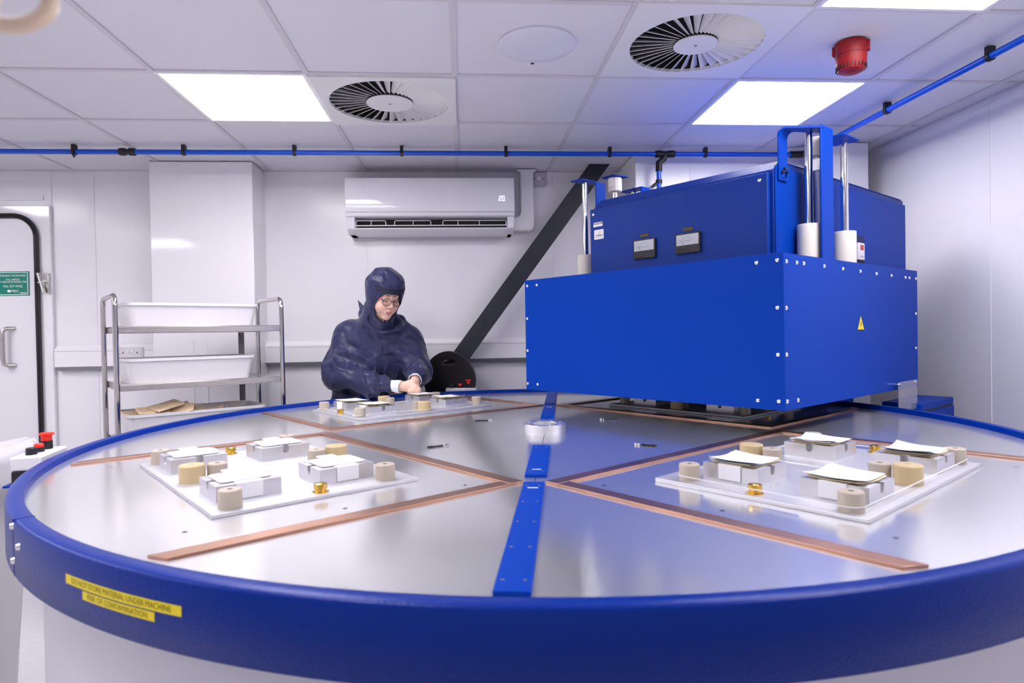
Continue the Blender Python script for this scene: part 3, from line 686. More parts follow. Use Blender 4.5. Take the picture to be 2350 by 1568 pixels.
# ------------------------------------------------------------------ blue press over the fourth station (local x = p, y = q)
pr = thing('welding_press', (TX, TY, 0), 'large blue welding press with two meters and chrome guide rods', 'press', TR)
def pb(name, mb, mt, parent=None, **k): return build(name, mb, mt, parent or pr, **k)
P0, Q0, Q1, Z0, Z1 = .485, -.654, .645, 1.056, 1.586
fp = pb('front_panel', MB().box(P0,P0+.004,Q0+.0005,Q1,Z0,Z1), 'blue', bevel=.001)
sp_ = pb('side_panel', MB().box(P0,1.740,Q0,Q0+.004,Z0,Z1-.002), 'blue', bevel=.001)
sp2 = pb('side_panel', MB().box(P0+.004,1.585,Q1-.004,Q1,Z0,Z1), 'blue', bevel=.001)
pb('platen', MB().box(P0+.10,1.45,-.50,.50,1.10,1.16), 'steeldark', bevel=.002)
pb('shade_plate', MB().box(P0+.02,1.58,-.62,.60,1.20,1.23), 'black')  # unseen top plate added in black; with the dark platen it darkens the underside
DOME = MB().lathe([(0,.0045),(.004,.004),(.0068,.0022),(.0075,0),(0,0)], n=14).mesh('screw', M['chrome'], 60)
def screws(pts, mtx, par):
    for p in pts:
        o = link('screw', DOME, par); o.matrix_basis = Matrix.Translation(p) @ mtx
RMp = Matrix.Rotation(-pi/2, 4, 'Y'); RMq = Matrix.Rotation(pi/2, 4, 'X')
screws([(P0,q,z) for q, z in ((.628,1.558),(.559,1.558),(.632,1.40),(.632,1.245),(.635,1.084),(.565,1.084),(-.558,1.559),(-.632,1.561),(-.631,1.402),(-.631,1.244),(-.632,1.087),(-.557,1.085))], RMp, fp)
screws([(p,Q0,z) for p, z in ((.506,1.556),(.579,1.556),(.630,1.556),(.789,1.555),(.947,1.554),(1.108,1.552),(1.269,1.550),(1.43,1.549),(1.592,1.548),(1.64,1.548),(1.722,1.547),(1.719,1.388),(1.716,1.231),(1.716,1.072),(.502,1.400),(.501,1.244),(.501,1.087),(.578,1.085))], RMq, sp_)
wl = pb('warning_triangle', MB().extr([(-.030,0),(.030,0),(.0,.052)], (1.106,Q0-.0006,1.322), (1,0,0), (0,0,1), (0,1,0), .0006), 'yellow', sp_)
pb('triangle_border', MB().extr([(-.034,-.003),(.034,-.003),(.0,.057)], (1.106,Q0-.0003,1.322), (1,0,0), (0,0,1), (0,1,0), .0003), 'ink', sp_)
pb('bolt_symbol', MB().extr([(-.003,.030),(.003,.030),(.001,.022),(.005,.022),(-.002,.008),(0,.018),(-.004,.018)], (1.106,Q0-.0010,1.322), (1,0,0), (0,0,1), (0,1,0), .0004), 'ink', sp_)
# clear acrylic guard with stand-off bolts
ga = pb('acrylic_guard', MB().box(1.440,1.660,Q0-.022,Q0-.018,.962,1.092), 'glass', bevel=.001)
for p, z in ((1.452,1.080),(1.648,1.080)): pb('stand_off', MB().cyl((p,Q0,z),(p,Q0-.028,z),.0075,n=16), 'chrome', ga, smooth=40)
# cabinet
CP, CQ0, CQ1, CZ0, CZ1, CP1 = .655, -.535, .338, 1.24, 1.905, 1.93
cb = pb('cabinet', MB().extr([(CP,CZ0),(CP,CZ1+.005),(CP+.045,CZ1+.042),(CP1,CZ1+.041),(CP1,CZ0)], (0,CQ0,0), (1,0,0), (0,0,1), (0,1,0), CQ1-CQ0), 'bluehammer', bevel=.003)
pb('lid', MB().box(CP+.05,CP1-.03,CQ0-.003,CQ1+.003,CZ1+.040,CZ1+.044), 'bluehammer', cb, bevel=.002)
sf = pb('cabinet_side', MB().box(CP+.004,CP1+.012,CQ0-.006,CQ0-.001,CZ0,CZ1+.020), 'blue', bevel=.001)
dr = pb('door', MB().box(CP-.022,CP-.001,CQ0+.012,CQ1+.008,CZ0,CZ1-.006), 'bluehammer', bevel=.0035)
DP = CP-.022
screws([(DP,q,z) for q, z in ((.325,1.872),(-.492,1.875))], RMp, dr)
FM = lambda q, z, d=0: frame((DP-.0006-d, q, z), (0,-1,0), (0,0,1))
def meter(q0, q1, z0, z1, word, cap):
    qc, zc_, wq, hz = (q0+q1)/2, (z0+z1)/2, q0-q1, z1-z0
    m = pb('meter', MB().extr(rrect(wq, hz, .004, 3), (0,0,0), (1,0,0), (0,1,0), (0,0,1), .010).move(FM(qc,zc_)), 'black', dr, bevel=.001)
    face = MB().box(-wq/2+.006, wq/2-.006, -hz*.10, hz/2-.006, .010, .0112).move(FM(qc,zc_)); pb('dial', face, mat('dial_white',(.72,.74,.78),.3), dr)
    sc = MB(); n = 16
    arc = [(.036*sin(RD(-50+100*i/n)), -.022+.046*cos(RD(-50+100*i/n)), .0116) for i in range(n+1)]
    sc.tube(arc, .00045, 4)
    for i in range(0, n+1, 4):
        a = RD(-50+100*i/n); sc.tube([(.036*sin(a),-.022+.046*cos(a),.0116),(.040*sin(a),-.022+.051*cos(a),.0116)], .0005, 4)
    pb('scale', sc.move(FM(qc,zc_)), 'grey', dr)
    pb('needle', MB().tube([(-.012,-.006,.0122),(-.035,.014,.0122)], .0006, 4).move(FM(qc,zc_)), 'ink', dr)
    pb('dial_lettering', text_mb(word, .0085).move(FM(qc,zc_) @ Matrix.Translation((0,.008,.0116))), 'grey', dr)
    pb('adjuster', MB().cyl((0,-hz*.36,.010),(0,-hz*.36,.0125),.003,n=12).move(FM(qc,zc_)), 'ink', dr)
    pb('cover', MB().extr(rrect(wq+.004, hz+.004, .005, 3), (0,0,.0125), (1,0,0), (0,1,0), (0,0,1), .0015).move(FM(qc,zc_)), 'clear', dr)
    n_ = pb('name_plate', MB().box(-.0235,.0235,-.0075,.0075,0,.0015).move(FM(qc+.002,z1+.0165)), 'ink', dr)
    pb('plate_border', MB().box(-.021,.021,.0047,.005,.0015,.0018).box(-.021,.021,-.005,-.0047,.0015,.0018).box(-.021,-.0207,-.005,.005,.0015,.0018).box(.0207,.021,-.005,.005,.0015,.0018).move(FM(qc+.002,z1+.0165)), 'gold', dr)
    pb('plate_lettering', text_mb(cap, .0050).move(FM(qc+.002,z1+.0165) @ Matrix.Translation((0,0,.0018))), 'gold', dr)
meter(.086,-.029,1.641,1.724,'MILLIAMPS','GRID CURRENT')
meter(-.131,-.246,1.641,1.722,'AMPERES','ANODE CURRENT')
FS = lambda q, z: frame((DP-.0003, q, z), (0,-1,0), (0,0,1))
pb('asset_sticker', MB().box(-.028,.028,-.0105,.0105,0,.0004).move(FS(.297,1.8245)), 'whiteink', dr)
pb('sticker_band', MB().box(-.028,.028,-.001,.0105,.0004,.0006).move(FS(.297,1.8245)), 'grey', dr)
pb('sticker_lettering', text_mb('EQ No.', .0125).move(FS(.297,1.8285) @ Matrix.Translation((0,.001,.0008))), 'whiteink', dr)
pb('sticker_number', text_mb('213', .008).move(FS(.297,1.8185) @ Matrix.Translation((0,-.0005,.0006))), 'grey', dr)
pb('maker_sticker', MB().extr(rrect(.057,.044,.003,3), (0,0,0), (1,0,0), (0,1,0), (0,0,1), .0004).move(FS(.292,1.7775)), 'whiteink', dr)
lg = MB().add([(-.008,.003,.0006),(-.001,.008,.0006),(-.003,.002,.0006),(.001,.009,.0006),(.009,.015,.0006),(.005,.007,.0006)], [(0,2,1),(3,5,4)])
pb('maker_emblem', lg.move(FS(.292,1.7775)), 'gold', dr)
mk = MB()
for i_, (w_, h_) in enumerate(((.0018,.0065),(.003,.005),(.0018,.0065),(.003,.005),(.0035,.008),(.0018,.005),(.003,.0065),(.003,.005),(.0018,.0065),(.003,.0065))): mk.box(-.019+i_*.0042,-.019+i_*.0042+w_,-.0075,-.0075+h_,.0004,.0006)
pb('maker_lettering', mk.move(FS(.292,1.7775)), 'ink', dr)
pb('maker_line', MB().box(-.022,.022,-.0155,-.0148,.0004,.0006).box(-.022,.022,-.0122,-.0116,.0004,.0006).move(FS(.292,1.7775)), 'grey', dr)
# temperature controller; its recess is a flat plate, shade put into its dark blue
rc = pb('recess_shade', MB().box(1.345,1.442,CQ0-.0072,CQ0-.0055,1.57,1.732), mat('recess_shade_blue',(.0,.010,.10),.6), sf)
ct = pb('controller', MB().box(1.352,1.412,CQ0-.020,CQ0-.006,1.622,1.697), 'white', sf, bevel=.003)
pb('controller_display', MB().box(1.365,1.400,CQ0-.0205,CQ0-.0198,1.665,1.688), 'ledred', sf)
pb('controller_keys', MB().box(1.368,1.376,CQ0-.0212,CQ0-.0198,1.634,1.640).box(1.388,1.396,CQ0-.0212,CQ0-.0198,1.634,1.640), 'grey', sf)
# guide columns
def guide(p, q, zr):
    g = pb('guide_bush', MB().cyl((p,q,1.40),(p,q,1.717),.042,n=40), 'nylon', smooth=40, bevel=.002)
    pb('guide_rod', MB().cyl((p,q,1.717),(p,q,zr),.0145,n=28), 'chrome', smooth=40)
    pb('rod_nut', MB().cyl((p,q,zr+.008),(p,q,zr+.016),.009,n=6).cyl((p,q,zr+.016),(p,q,zr+.021),.005,n=10), 'steeldark')
    return g
guide(.812,-.590,2.062); guide(1.123,-.590,2.080); guide(.800,.532,2.080); guide(1.200,.545,2.092)
# bracket over the first guide: bolted foot, upright, top bar, tall plate
br = pb('bracket', MB().box(.672,.736,CQ0-.013,CQ0-.0065,1.872,2.030), 'blue', bevel=.002)
bend = MB(); vs = []; nb = 8
for i_ in range(nb+2):                                                 # quarter bend, then straight out over the rod
    if i_ <= nb:
        a_ = pi/2*i_/nb; f_ = .16*(1-cos(a_)); zo, zi = 2.030+.035*sin(a_), 2.030+.028*sin(a_)
    else: f_, zo, zi = 1.0, 2.065, 2.058
    L0, L1 = Vector((.672,CQ0-.013)).lerp(Vector((.79,-.652)), f_), Vector((.736,CQ0-.013)).lerp(Vector((.90,-.640)), f_)
    I0, I1 = Vector((.672,CQ0-.0065)).lerp(Vector((.79,-.652)), f_*.9+.0), Vector((.736,CQ0-.0065)).lerp(Vector((.90,-.640)), f_*.9)
    if i_ < nb//2: vs += [(L0.x,L0.y,zi),(L1.x,L1.y,zi),(I1.x,I1.y,zo),(I0.x,I0.y,zo)]
    else: vs += [(L0.x,L0.y,zi),(L1.x,L1.y,zi),(L1.x,L1.y,zo),(L0.x,L0.y,zo)]
fs = [(k_*4+q_,k_*4+(q_+1)%4,(k_+1)*4+(q_+1)%4,(k_+1)*4+q_) for k_ in range(nb+1) for q_ in range(4)]+[(3,2,1,0),tuple((nb+1)*4+q_ for q_ in range(4))]
pb('bracket_bar', bend.add(vs, fs), 'blue', br)
pb('bracket_plate', MB().box(.786,.884,-.6495,-.6415,1.42,2.070), 'blue', br, bevel=.003)
pb('bracket_cheek', MB().box(.86,.884,-.6415,-.625,1.42,2.055), 'steeldark', br)
for p, z in ((.690,1.902),(.722,1.905),(.705,1.888),(.706,1.916)):
    pb('bracket_bolt', MB().cyl((p,CQ0-.013,z),(p,CQ0-.022,z),.006,n=6), 'steeldark' if z>1.9 else 'chrome', br)
ac = pb('air_cylinder', MB().cyl((.905,-.585,1.55),(.905,-.585,1.93),.024,n=24), 'alu', smooth=40)
pb('cylinder_head', MB().box(.875,.935,-.615,-.555,1.925,1.975), 'alu', ac, bevel=.004)
pb('cylinder_cap', MB().cyl((.905,-.585,1.985),(.905,-.585,2.055),.036,n=28), 'nylon', ac, smooth=40)
pb('cylinder_neck', MB().cyl((.905,-.585,1.97),(.905,-.585,1.99),.016,n=20), 'steel', ac, smooth=40)
pb('top_plate', MB().box(1.02,1.165,-.632,-.535,2.080,2.087), 'blue', bevel=.002)
# left side bracket, mirrored
bl_ = pb('bracket', MB().box(.846,.918,.498,.504,1.72,2.090), 'blue', bevel=.002)
pb('bracket_bar', MB().prism([(.742,.502),(.918,.498),(.918,.545),(.742,.575)], 2.084, 2.091), 'blue', bl_, bevel=.002)
ac2 = pb('air_cylinder', MB().cyl((1.0,.505,1.80),(1.0,.505,2.052),.016,n=20), 'steel', smooth=40)
pb('cylinder_cap', MB().cyl((1.0,.505,2.056),(1.0,.505,2.128),.0365,n=14), 'nylon', ac2, smooth=25, bevel=.004)
pb('cylinder_plate', MB().prism([(.95,.465),(1.05,.455),(1.055,.55),(.955,.56)], 2.129, 2.136), 'blue', ac2, bevel=.002)
pb('cylinder_head', MB().box(.97,1.03,.475,.535,1.97,2.022), 'alu', ac2, bevel=.003)
b3 = pb('bracket', MB().box(1.165,1.235,.462,.615,2.094,2.101), 'blue', bevel=.002)
pb('bracket_leg', MB().box(1.165,1.235,.462,.469,1.80,2.094), 'blue', b3)
pb('support_column', MB().box(1.62,1.92,-.30,.22,.0,1.24), 'blue', bevel=.004)

# blue electrical cabinet behind the table
u_ = Vector((.373,.261,0)).normalized(); v_ = Vector((-.261,.373,0)).normalized()
base = Vector((2.038,2.703,0)); L_, D_ = .42, .17
t = thing('electrical_cabinet', base+u_*L_/2+v_*D_/2, 'low blue electrical cabinet standing behind the table by the right wall', 'cabinet', atan2(u_.y,u_.x))
build('body', MB().box(-L_/2,L_/2,-D_/2+.004,D_/2,0,.983), 'blue', t, bevel=.004)
build('door_gap', MB().box(-L_/2+.02,L_/2-.02,-D_/2+.0030,-D_/2+.0042,.944,.954), 'black', t)
dd = build('door', MB().box(-L_/2+.02,L_/2-.02,-D_/2-.004,-D_/2+.0035,.06,.944), 'blue', t, bevel=.002)
build('door_stud', MB().cyl((L_/2-.04,-D_/2+.002,.949),(L_/2-.04,-D_/2-.004,.949),.004,n=10), 'chrome', dd)

# control pendants on the rim brackets
def pendant(loc, rz, label):
    t = thing('control_box', loc, label, 'control box', rz, 'push-button boxes beside the rim')
    build('bracket', MB().box(-.10,.10,-.055,.055,-.006,0), 'blue', t, bevel=.001)
    build('base', MB().box(-.090,.090,-.038,.038,0,.038), 'black', t, bevel=.004)
    build('case', MB().box(-.092,.092,-.040,.040,.0385,.080), 'white', t, bevel=.006, seg=3)
    build('case_screw', MB().cyl((.0,-.040,.055),(.0,-.0415,.055),.003,n=10), 'grey', t)
    build('black_button', MB().lathe([(0,.100),(.013,.100),(.0145,.098),(.015,.080),(0,.080)], (-.052,0,0), 24), 'black', t, smooth=35)
    b = build('button_collar', MB().lathe([(0,.094),(.0145,.094),(.015,.080),(0,.080)], (-.005,0,0), 24), 'black', t, smooth=35)
    build('red_button', MB().lathe([(0,.105),(.010,.105),(.013,.102),(.013,.094),(0,.094)], (-.005,0,0), 24), 'estop', b, smooth=35)
    e = build('stop_collar', MB().lathe([(0,.106),(.0155,.106),(.0165,.080),(0,.080)], (.048,0,0), 24), 'black', t, smooth=35)
    build('stop_button', MB().lathe([(0,.130),(.017,.130),(.021,.128),(.021,.124),(.0145,.121),(.0145,.106),(0,.106)], (.048,0,0), 28), 'estop', e, smooth=35)
    build('arm', MB().box(-.03,.03,-.098,-.03,-.030,-.006), 'blue', t)
pendant((-1.285, 2.05, .918), RD(100), 'white control box with red stop button beside the rim at far left')
pendant((-.012, 3.905, .924), RD(-2), 'white control box with red stop button in front of the black reel')

# black cable reel behind the far control box
t = thing('cable_reel', (-.068, 3.99, 0), 'large black plastic cable reel with a handle slot leaning behind the table', 'cable reel', RD(-25))
def discface(r, y0, y1, hole=True):
    m = MB(); N = 72; hw_, hh, hz0 = .042, .015, .108
    if not hole: return m.lathe([(0,-1),(r,-1),(r,1),(0,1)])
    outer = [(r*cos(2*pi*i/N), r*sin(2*pi*i/N)) for i in range(N)]
    inner = []
    for i in range(N):                                                   # stadium sampled by the same count
        a = 2*pi*i/N; c_, s_ = cos(a), sin(a)
        e = abs(c_)**.6*(1 if c_ >= 0 else -1), abs(s_)**.6*(1 if s_ >= 0 else -1)
        inner.append((e[0]*hw_, hz0+e[1]*hh))
    vs = [(x,y0,z) for x,z in outer]+[(x,y1,z) for x,z in outer]+[(x,y0,z) for x,z in inner]+[(x,y1,z) for x,z in inner]
    fs = []
    for i in range(N):
        j = (i+1) % N
        fs += [(i,j,N+j,N+i),(2*N+i,3*N+i,3*N+j,2*N+j),(i,2*N+i,2*N+j,j),(N+i,N+j,3*N+j,3*N+i)]
    return m.add(vs, fs)
o = build('flange', discface(.177, -.045, -.025), 'rubber', t, bevel=.006); o.location = (0,0,1.050)
rb = MB()
for zz in (.062, .008, -.046):
    for xx in (-.05, 0, .05): rb.box(xx-.017, xx+.017, -.049, -.045, zz-.002, zz+.002)
q = build('rib', rb, 'grey' if 0 else 'rubber', t, bevel=.001); q.location = (0,0,1.050)
build('drum', MB().cyl((0,-.025,1.050),(0,.015,1.050),.10,n=40), 'black', t, smooth=40)
build('back_flange', MB().cyl((0,.015,1.050),(0,.024,1.050),.12,n=48), 'rubber', t, smooth=40)
build('stand', MB().box(-.12,.12,-.055,.045,.0,.02).box(-.03,.03,-.02,.02,.02,.95), 'black', t, bevel=.004)
# ------------------------------------------------------------------ stainless trolley with three tubs
LT, WT = .765, .395
t = thing('steel_trolley', (-1.61, 3.14, 0), 'three-tier stainless steel trolley with tube frame behind the table at left', 'trolley', RD(34.9))
tl = t
def loop(x):                                                            # one bent tube: two uprights and the handle
    r = .05; zt = 1.542; pts = [(x,0,.11),(x,0,.5),(x,0,1.1),(x,0,zt-r)]
    pts += [(x, r-r*cos(RD(a)), zt-r+r*sin(RD(a))) for a in range(15, 91, 15)]
    pts += [(x, WT-r+r*sin(RD(a)), zt-r+r*cos(RD(a))) for a in range(0, 91, 15)]
    pts += [(x,WT,1.1),(x,WT,.5),(x,WT,.11)]
    return MB().tube(pts, .0125, 14)
for x in (-.006, LT+.006): build('upright_loop', loop(x), 'steeltube', t, smooth=40)
for zt in (1.397, 1.12, .843):
    sh = MB().box(.006,LT-.006,.0,WT,zt-.004,zt)
    for a in ((.006,LT-.006,-.0,.004),(.006,LT-.006,WT-.004,WT),(.006,.010,.004,WT-.004),(LT-.010,LT-.006,.004,WT-.004)): sh.box(*a, zt-.033, zt-.004)
    build('shelf', sh, 'steel', t, bevel=.001)
build('brace_bar', MB().box(LT-.10,LT-.068,WT+.02,WT+.026,.12,1.362).box(LT-.09,LT-.078,WT-.01,WT+.022,1.34,1.36), mat('dark_steel_bar',(.22,.21,.20),.4,.9), t)
for x in (-.006, LT+.006):
    for y in (0, WT):
        w_ = build('castor', MB().cyl((x-.012,y,.045),(x+.012,y,.045),.045,n=24), 'black', t, smooth=40)
        build('fork', MB().box(x-.018,x+.018,y-.02,y+.02,.085,.112), 'steel', w_)
def tub(lx0, lx1, ly0, ly1, z, h, label):
    R_ = Matrix.Rotation(RD(34.9),3,'Z'); c = Vector((-1.61,3.14,z)) + R_ @ Vector(((lx0+lx1)/2,(ly0+ly1)/2,0))
    t = thing('storage_tub', c, label, 'tub', RD(34.9), 'white plastic tubs on the trolley')
    w_, d_ = (lx1-lx0), (ly1-ly0); m = MB(); lv = []
    def rr_(w, d, z): return [(x,y,z) for x,y in rrect(w, d, .035, 5)]
    rings = [rr_(w_-.05,d_-.05,0), rr_(w_-.012,d_-.012,h-.012), rr_(w_-.012,d_-.012,h), rr_(w_-.018,d_-.018,h), rr_(w_-.056,d_-.056,.003)]
    n = len(rings[0]); vs = [p for r in rings for p in r]; fs = [tuple(range(n-1,-1,-1)), tuple(range(4*n,5*n))]
    for k in range(4): fs += [(k*n+i, k*n+(i+1)%n, (k+1)*n+(i+1)%n, (k+1)*n+i) for i in range(n)]
    build('shell', m.add(vs, fs), 'tub', t, smooth=50)
    lp = MB(); rings = [rr_(w_-.013,d_-.013,h-.013), rr_(w_,d_,h-.013), rr_(w_,d_,h+.001), rr_(w_-.013,d_-.013,h+.001)]
    vs = [p for r in rings for p in r]; fs = []
    for k in range(4): fs += [(k*n+i, k*n+(i+1)%n, ((k+1)%4)*n+(i+1)%n, ((k+1)%4)*n+i) for i in range(n)]
    build('lip', lp.add(vs, fs), 'tub', t, smooth=40)
    return t
tub(.035,.665,.025,.375,1.397,.112,'white plastic tub on the top shelf of the trolley')
tub(.030,.640,.020,.360,1.12,.118,'white plastic tub on the middle shelf of the trolley')
tub(.040,.690,.020,.370,.843,.125,'white plastic tub of tan sachets on the lowest shelf')
R_ = Matrix.Rotation(RD(34.9),3,'Z')
rnd = random.Random(5)
for k in range(9):
    a = k/8
    p = Vector((-1.61,3.14,.960)) + R_ @ Vector((.10+.30*a+rnd.uniform(-.02,.02), .10+rnd.uniform(-.02,.05), 0))
    p.z += .022*sin(a*5)+.006*k % .02
    m = MB().box(-.07,.07,-.045,.045,-.004,.004)
    o = link('sachet', m.mesh('sachet', M['sachet'])); b = o.modifiers.new('bevel','BEVEL'); b.width = .003; b.segments = 2
    o.location = p; o.rotation_euler = (RD(rnd.uniform(8,22)), RD(rnd.uniform(-18,4)), RD(34.9+rnd.uniform(-35,25)))
    tag(o, 'tan sachet in the pile in the lowest trolley tub', 'sachet', 'tan sachets in the lowest tub')
m = MB()
for k in range(90):
    p = Vector((-1.61,3.14,.955)) + R_ @ Vector((rnd.uniform(.26,.60), rnd.uniform(.08,.20), 0))
    d_ = Vector((rnd.uniform(-.05,.05), rnd.uniform(-.05,.03), rnd.uniform(.015,.04)))
    m.tube([p, p+d_*.5+Vector((0,0,.012)), p+d_+Vector((0,0,rnd.uniform(-.012,.006)))], .0009, 4)
c = Vector((-1.61,3.14,.955)) + R_ @ Vector((.43,.14,0))
o = build('fibres', m, 'fibre', None, off=c); o.location = c; tag(o, 'pale loose fibres over the sachets in the lowest tub', 'fibre', kind='stuff')

# white bin with a clear liner at the left edge
t = thing('waste_bin', (-1.80, 2.06, 0), 'white bin with a clear plastic liner at the left edge', 'bin', RD(8))
def shellbox(w0, d0, w1, d1, z0, z1, th, r=.05):
    m = MB(); R0 = [(x,y,z0) for x,y in rrect(w0,d0,r,4)]; R1 = [(x,y,z1) for x,y in rrect(w1,d1,r,4)]; R2_ = [(x,y,z1) for x,y in rrect(w1-th*2,d1-th*2,r-th*.5,4)]; R3 = [(x,y,z0+th) for x,y in rrect(w0-th*2,d0-th*2,r-th*.5,4)]
    n = len(R0); vs = R0+R1+R2_+R3; fs = [tuple(range(n-1,-1,-1)), tuple(range(3*n,4*n))]
    for k in range(3): fs += [(k*n+i,k*n+(i+1)%n,(k+1)*n+(i+1)%n,(k+1)*n+i) for i in range(n)]
    return m.add(vs, fs)
build('body', shellbox(.56,.50,.66,.60,0,.955,.008), 'white', t, smooth=40)
build('lip', MB().extr(rrect(.69,.63,.06,5),(0,0,.94),(1,0,0),(0,1,0),(0,0,1),.012), 'white', t, bevel=.003)
ln = MB(); N = 64; vs = []; fs = []; rnd = random.Random(9)
base_ = rrect(.70,.64,.06,15); N = len(base_); ph = [rnd.uniform(0,6) for _ in range(4)]
for k_, (sc, z) in enumerate(((1.03,.86),(1.01,.955),(.97,.985),(.80,.975),(.45,.992),(.12,.985))):
    for i, (x, y) in enumerate(base_):
        wv = .008*sin(i*.9+ph[0])+.006*sin(i*2.3+ph[1]+k_)
        vs.append((x*sc, y*sc, z+wv*(1 if k_ else 2)))
for k_ in range(5): fs += [(k_*N+i,k_*N+(i+1)%N,(k_+1)*N+(i+1)%N,(k_+1)*N+i) for i in range(N)]
fs.append(tuple(range(5*N,6*N)))
build('liner', ln.add(vs, fs), 'film', t, smooth=80)

# pale hose hanging close to the camera, top left
pts = []
for i in range(40):
    a = i/39*2*pi*1.30
    pts.append((-.272+.0185*cos(a+1.5), .425+.006*sin(a*1.5)-.0015*i/10, 1.5475+.0185*sin(a+1.5)-.006*i/39))
pts += [(-.285,.418,1.530),(-.300,.418,1.520),(-.335,.42,1.512)]
top = [(-.262,.425,CE-.02),(-.262,.428,2.0),(-.264,.428,1.75),(-.268,.428,1.60)]
t = thing('coiled_hose', (-.262,.425,CE), 'blurred pale beige hose coil hanging at the top left corner', 'hose')
build('coil', MB().tube(top+pts[2:], .0050, 10), 'beige', t, off=t.location, smooth=60)
build('hook', MB().lathe([(0,0),(.02,0),(.02,-.01),(.008,-.014),(0,-.02)], (-.262,.425,CE), 16), 'white', t, off=t.location, smooth=40)
# ------------------------------------------------------------------ the person: smooth distance fields turned into meshes
class Field:
    def __init__(s, xs, ys, zs):
        s.ax = [np.asarray(a, np.float32) for a in (xs, ys, zs)]; s.F = np.full([len(a) for a in s.ax], .2, np.float32)
    def sub(s, lo, hi, m):
        sl = []
        for a, l, h in zip(s.ax, lo, hi):
            i0 = max(0, int(np.searchsorted(a, l-m))-1); i1 = min(len(a), int(np.searchsorted(a, h+m))+1); sl.append(slice(i0, max(i1, i0)))
        sl = tuple(sl); G = np.meshgrid(s.ax[0][sl[0]], s.ax[1][sl[1]], s.ax[2][sl[2]], indexing='ij', sparse=True); return sl, G
    def put(s, sl, d, k, mode):
        a = s.F[sl]
        if a.size == 0: return
        d = d.astype(np.float32)
        if mode == 'sub': a, d = -a, d                                  # max(a,-d) = -min(-a,d)
        if k > 0:
            h = np.maximum(k-np.abs(a-d), 0)/k; r = np.minimum(a, d)-h*h*k*.25
        else: r = np.minimum(a, d)
        s.F[sl] = -r if mode == 'sub' else r
    def cone(s, a, b, ra, rb, k=.02, mode='add', flat=None):
        a, b = np.array(a, float), np.array(b, float); r = max(ra, rb)
        sl, (X, Y, Z) = s.sub(np.minimum(a,b)-r, np.maximum(a,b)+r, k+.02)
        ba = b-a; L = ba@ba+1e-12
        t = np.clip(((X-a[0])*ba[0]+(Y-a[1])*ba[1]+(Z-a[2])*ba[2])/L, 0, 1)
        d = np.sqrt((X-a[0]-t*ba[0])**2+(Y-a[1]-t*ba[1])**2+(Z-a[2]-t*ba[2])**2)-(ra+(rb-ra)*t)
        s.put(sl, d, k, mode); return s
    def ell(s, c, r, k=.02, mode='add', basis=None):
        c = np.array(c, float); r = np.array(r, float); m = r.max()
        sl, (X, Y, Z) = s.sub(c-m, c+m, k+.02)
        x, y, z = X-c[0], Y-c[1], Z-c[2]
        if basis is not None:
            x, y, z = [x*b[0]+y*b[1]+z*b[2] for b in basis]
        k0 = np.sqrt((x/r[0])**2+(y/r[1])**2+(z/r[2])**2); k1 = np.sqrt((x/r[0]**2)**2+(y/r[1]**2)**2+(z/r[2]**2)**2)+1e-9
        s.put(sl, k0*(k0-1)/k1, k, mode); return s
    def nets(s, off=(0,0,0)):
        F = s.F; xs, ys, zs = s.ax; I = F < 0
        nx, ny, nz = F.shape
        cnt = np.zeros((nx-1, ny-1, nz-1), np.uint8)
        for dx in (0,1):
            for dy in (0,1):
                for dz in (0,1): cnt += I[dx:nx-1+dx, dy:ny-1+dy, dz:nz-1+dz]
        mask = (cnt > 0) & (cnt < 8); ci, cj, ck = np.nonzero(mask); n = len(ci)
        idx = np.full(mask.shape, -1, np.int64); idx[ci,cj,ck] = np.arange(n)
        P = np.zeros((n,3)); N = np.zeros(n)
        cor = [(a,b,c) for a in (0,1) for b in (0,1) for c in (0,1)]
        for a in cor:
            for ax in range(3):
                if a[ax]: continue
                b = list(a); b[ax] = 1
                fa = F[ci+a[0],cj+a[1],ck+a[2]]; fb = F[ci+b[0],cj+b[1],ck+b[2]]; cr = (fa < 0) != (fb < 0)
                t = np.where(cr, fa/np.where(fa-fb == 0, 1, fa-fb), 0)
                pa = np.stack([xs[ci+a[0]],ys[cj+a[1]],zs[ck+a[2]]],1); pb_ = np.stack([xs[ci+b[0]],ys[cj+b[1]],zs[ck+b[2]]],1)
                P += np.where(cr[:,None], pa+(pb_-pa)*t[:,None], 0); N += cr
        P /= N[:,None]
        quads = []
        for ax in range(3):
            A = I.take(range(F.shape[ax]-1), ax); B = I.take(range(1, F.shape[ax]), ax); X = np.nonzero(A != B)
            u, v = [q for q in range(3) if q != ax]
            ok = (X[u] > 0) & (X[v] > 0) & (X[u] < F.shape[u]-1) & (X[v] < F.shape[v]-1); X = [q[ok] for q in X]
            def cell(du, dv):
                c = [q.copy() for q in X]; c[u] -= du; c[v] -= dv; return idx[c[0],c[1],c[2]]
            q = np.stack([cell(1,1),cell(0,1),cell(0,0),cell(1,0)],1)
            inside = I[X[0],X[1],X[2]]
            flip = inside if ax != 1 else ~inside
            q[~flip] = q[~flip][:, ::-1]
            quads.append(q)
        Q = np.concatenate(quads); Q = Q[(Q >= 0).all(1)]
        return P-np.array(off), Q
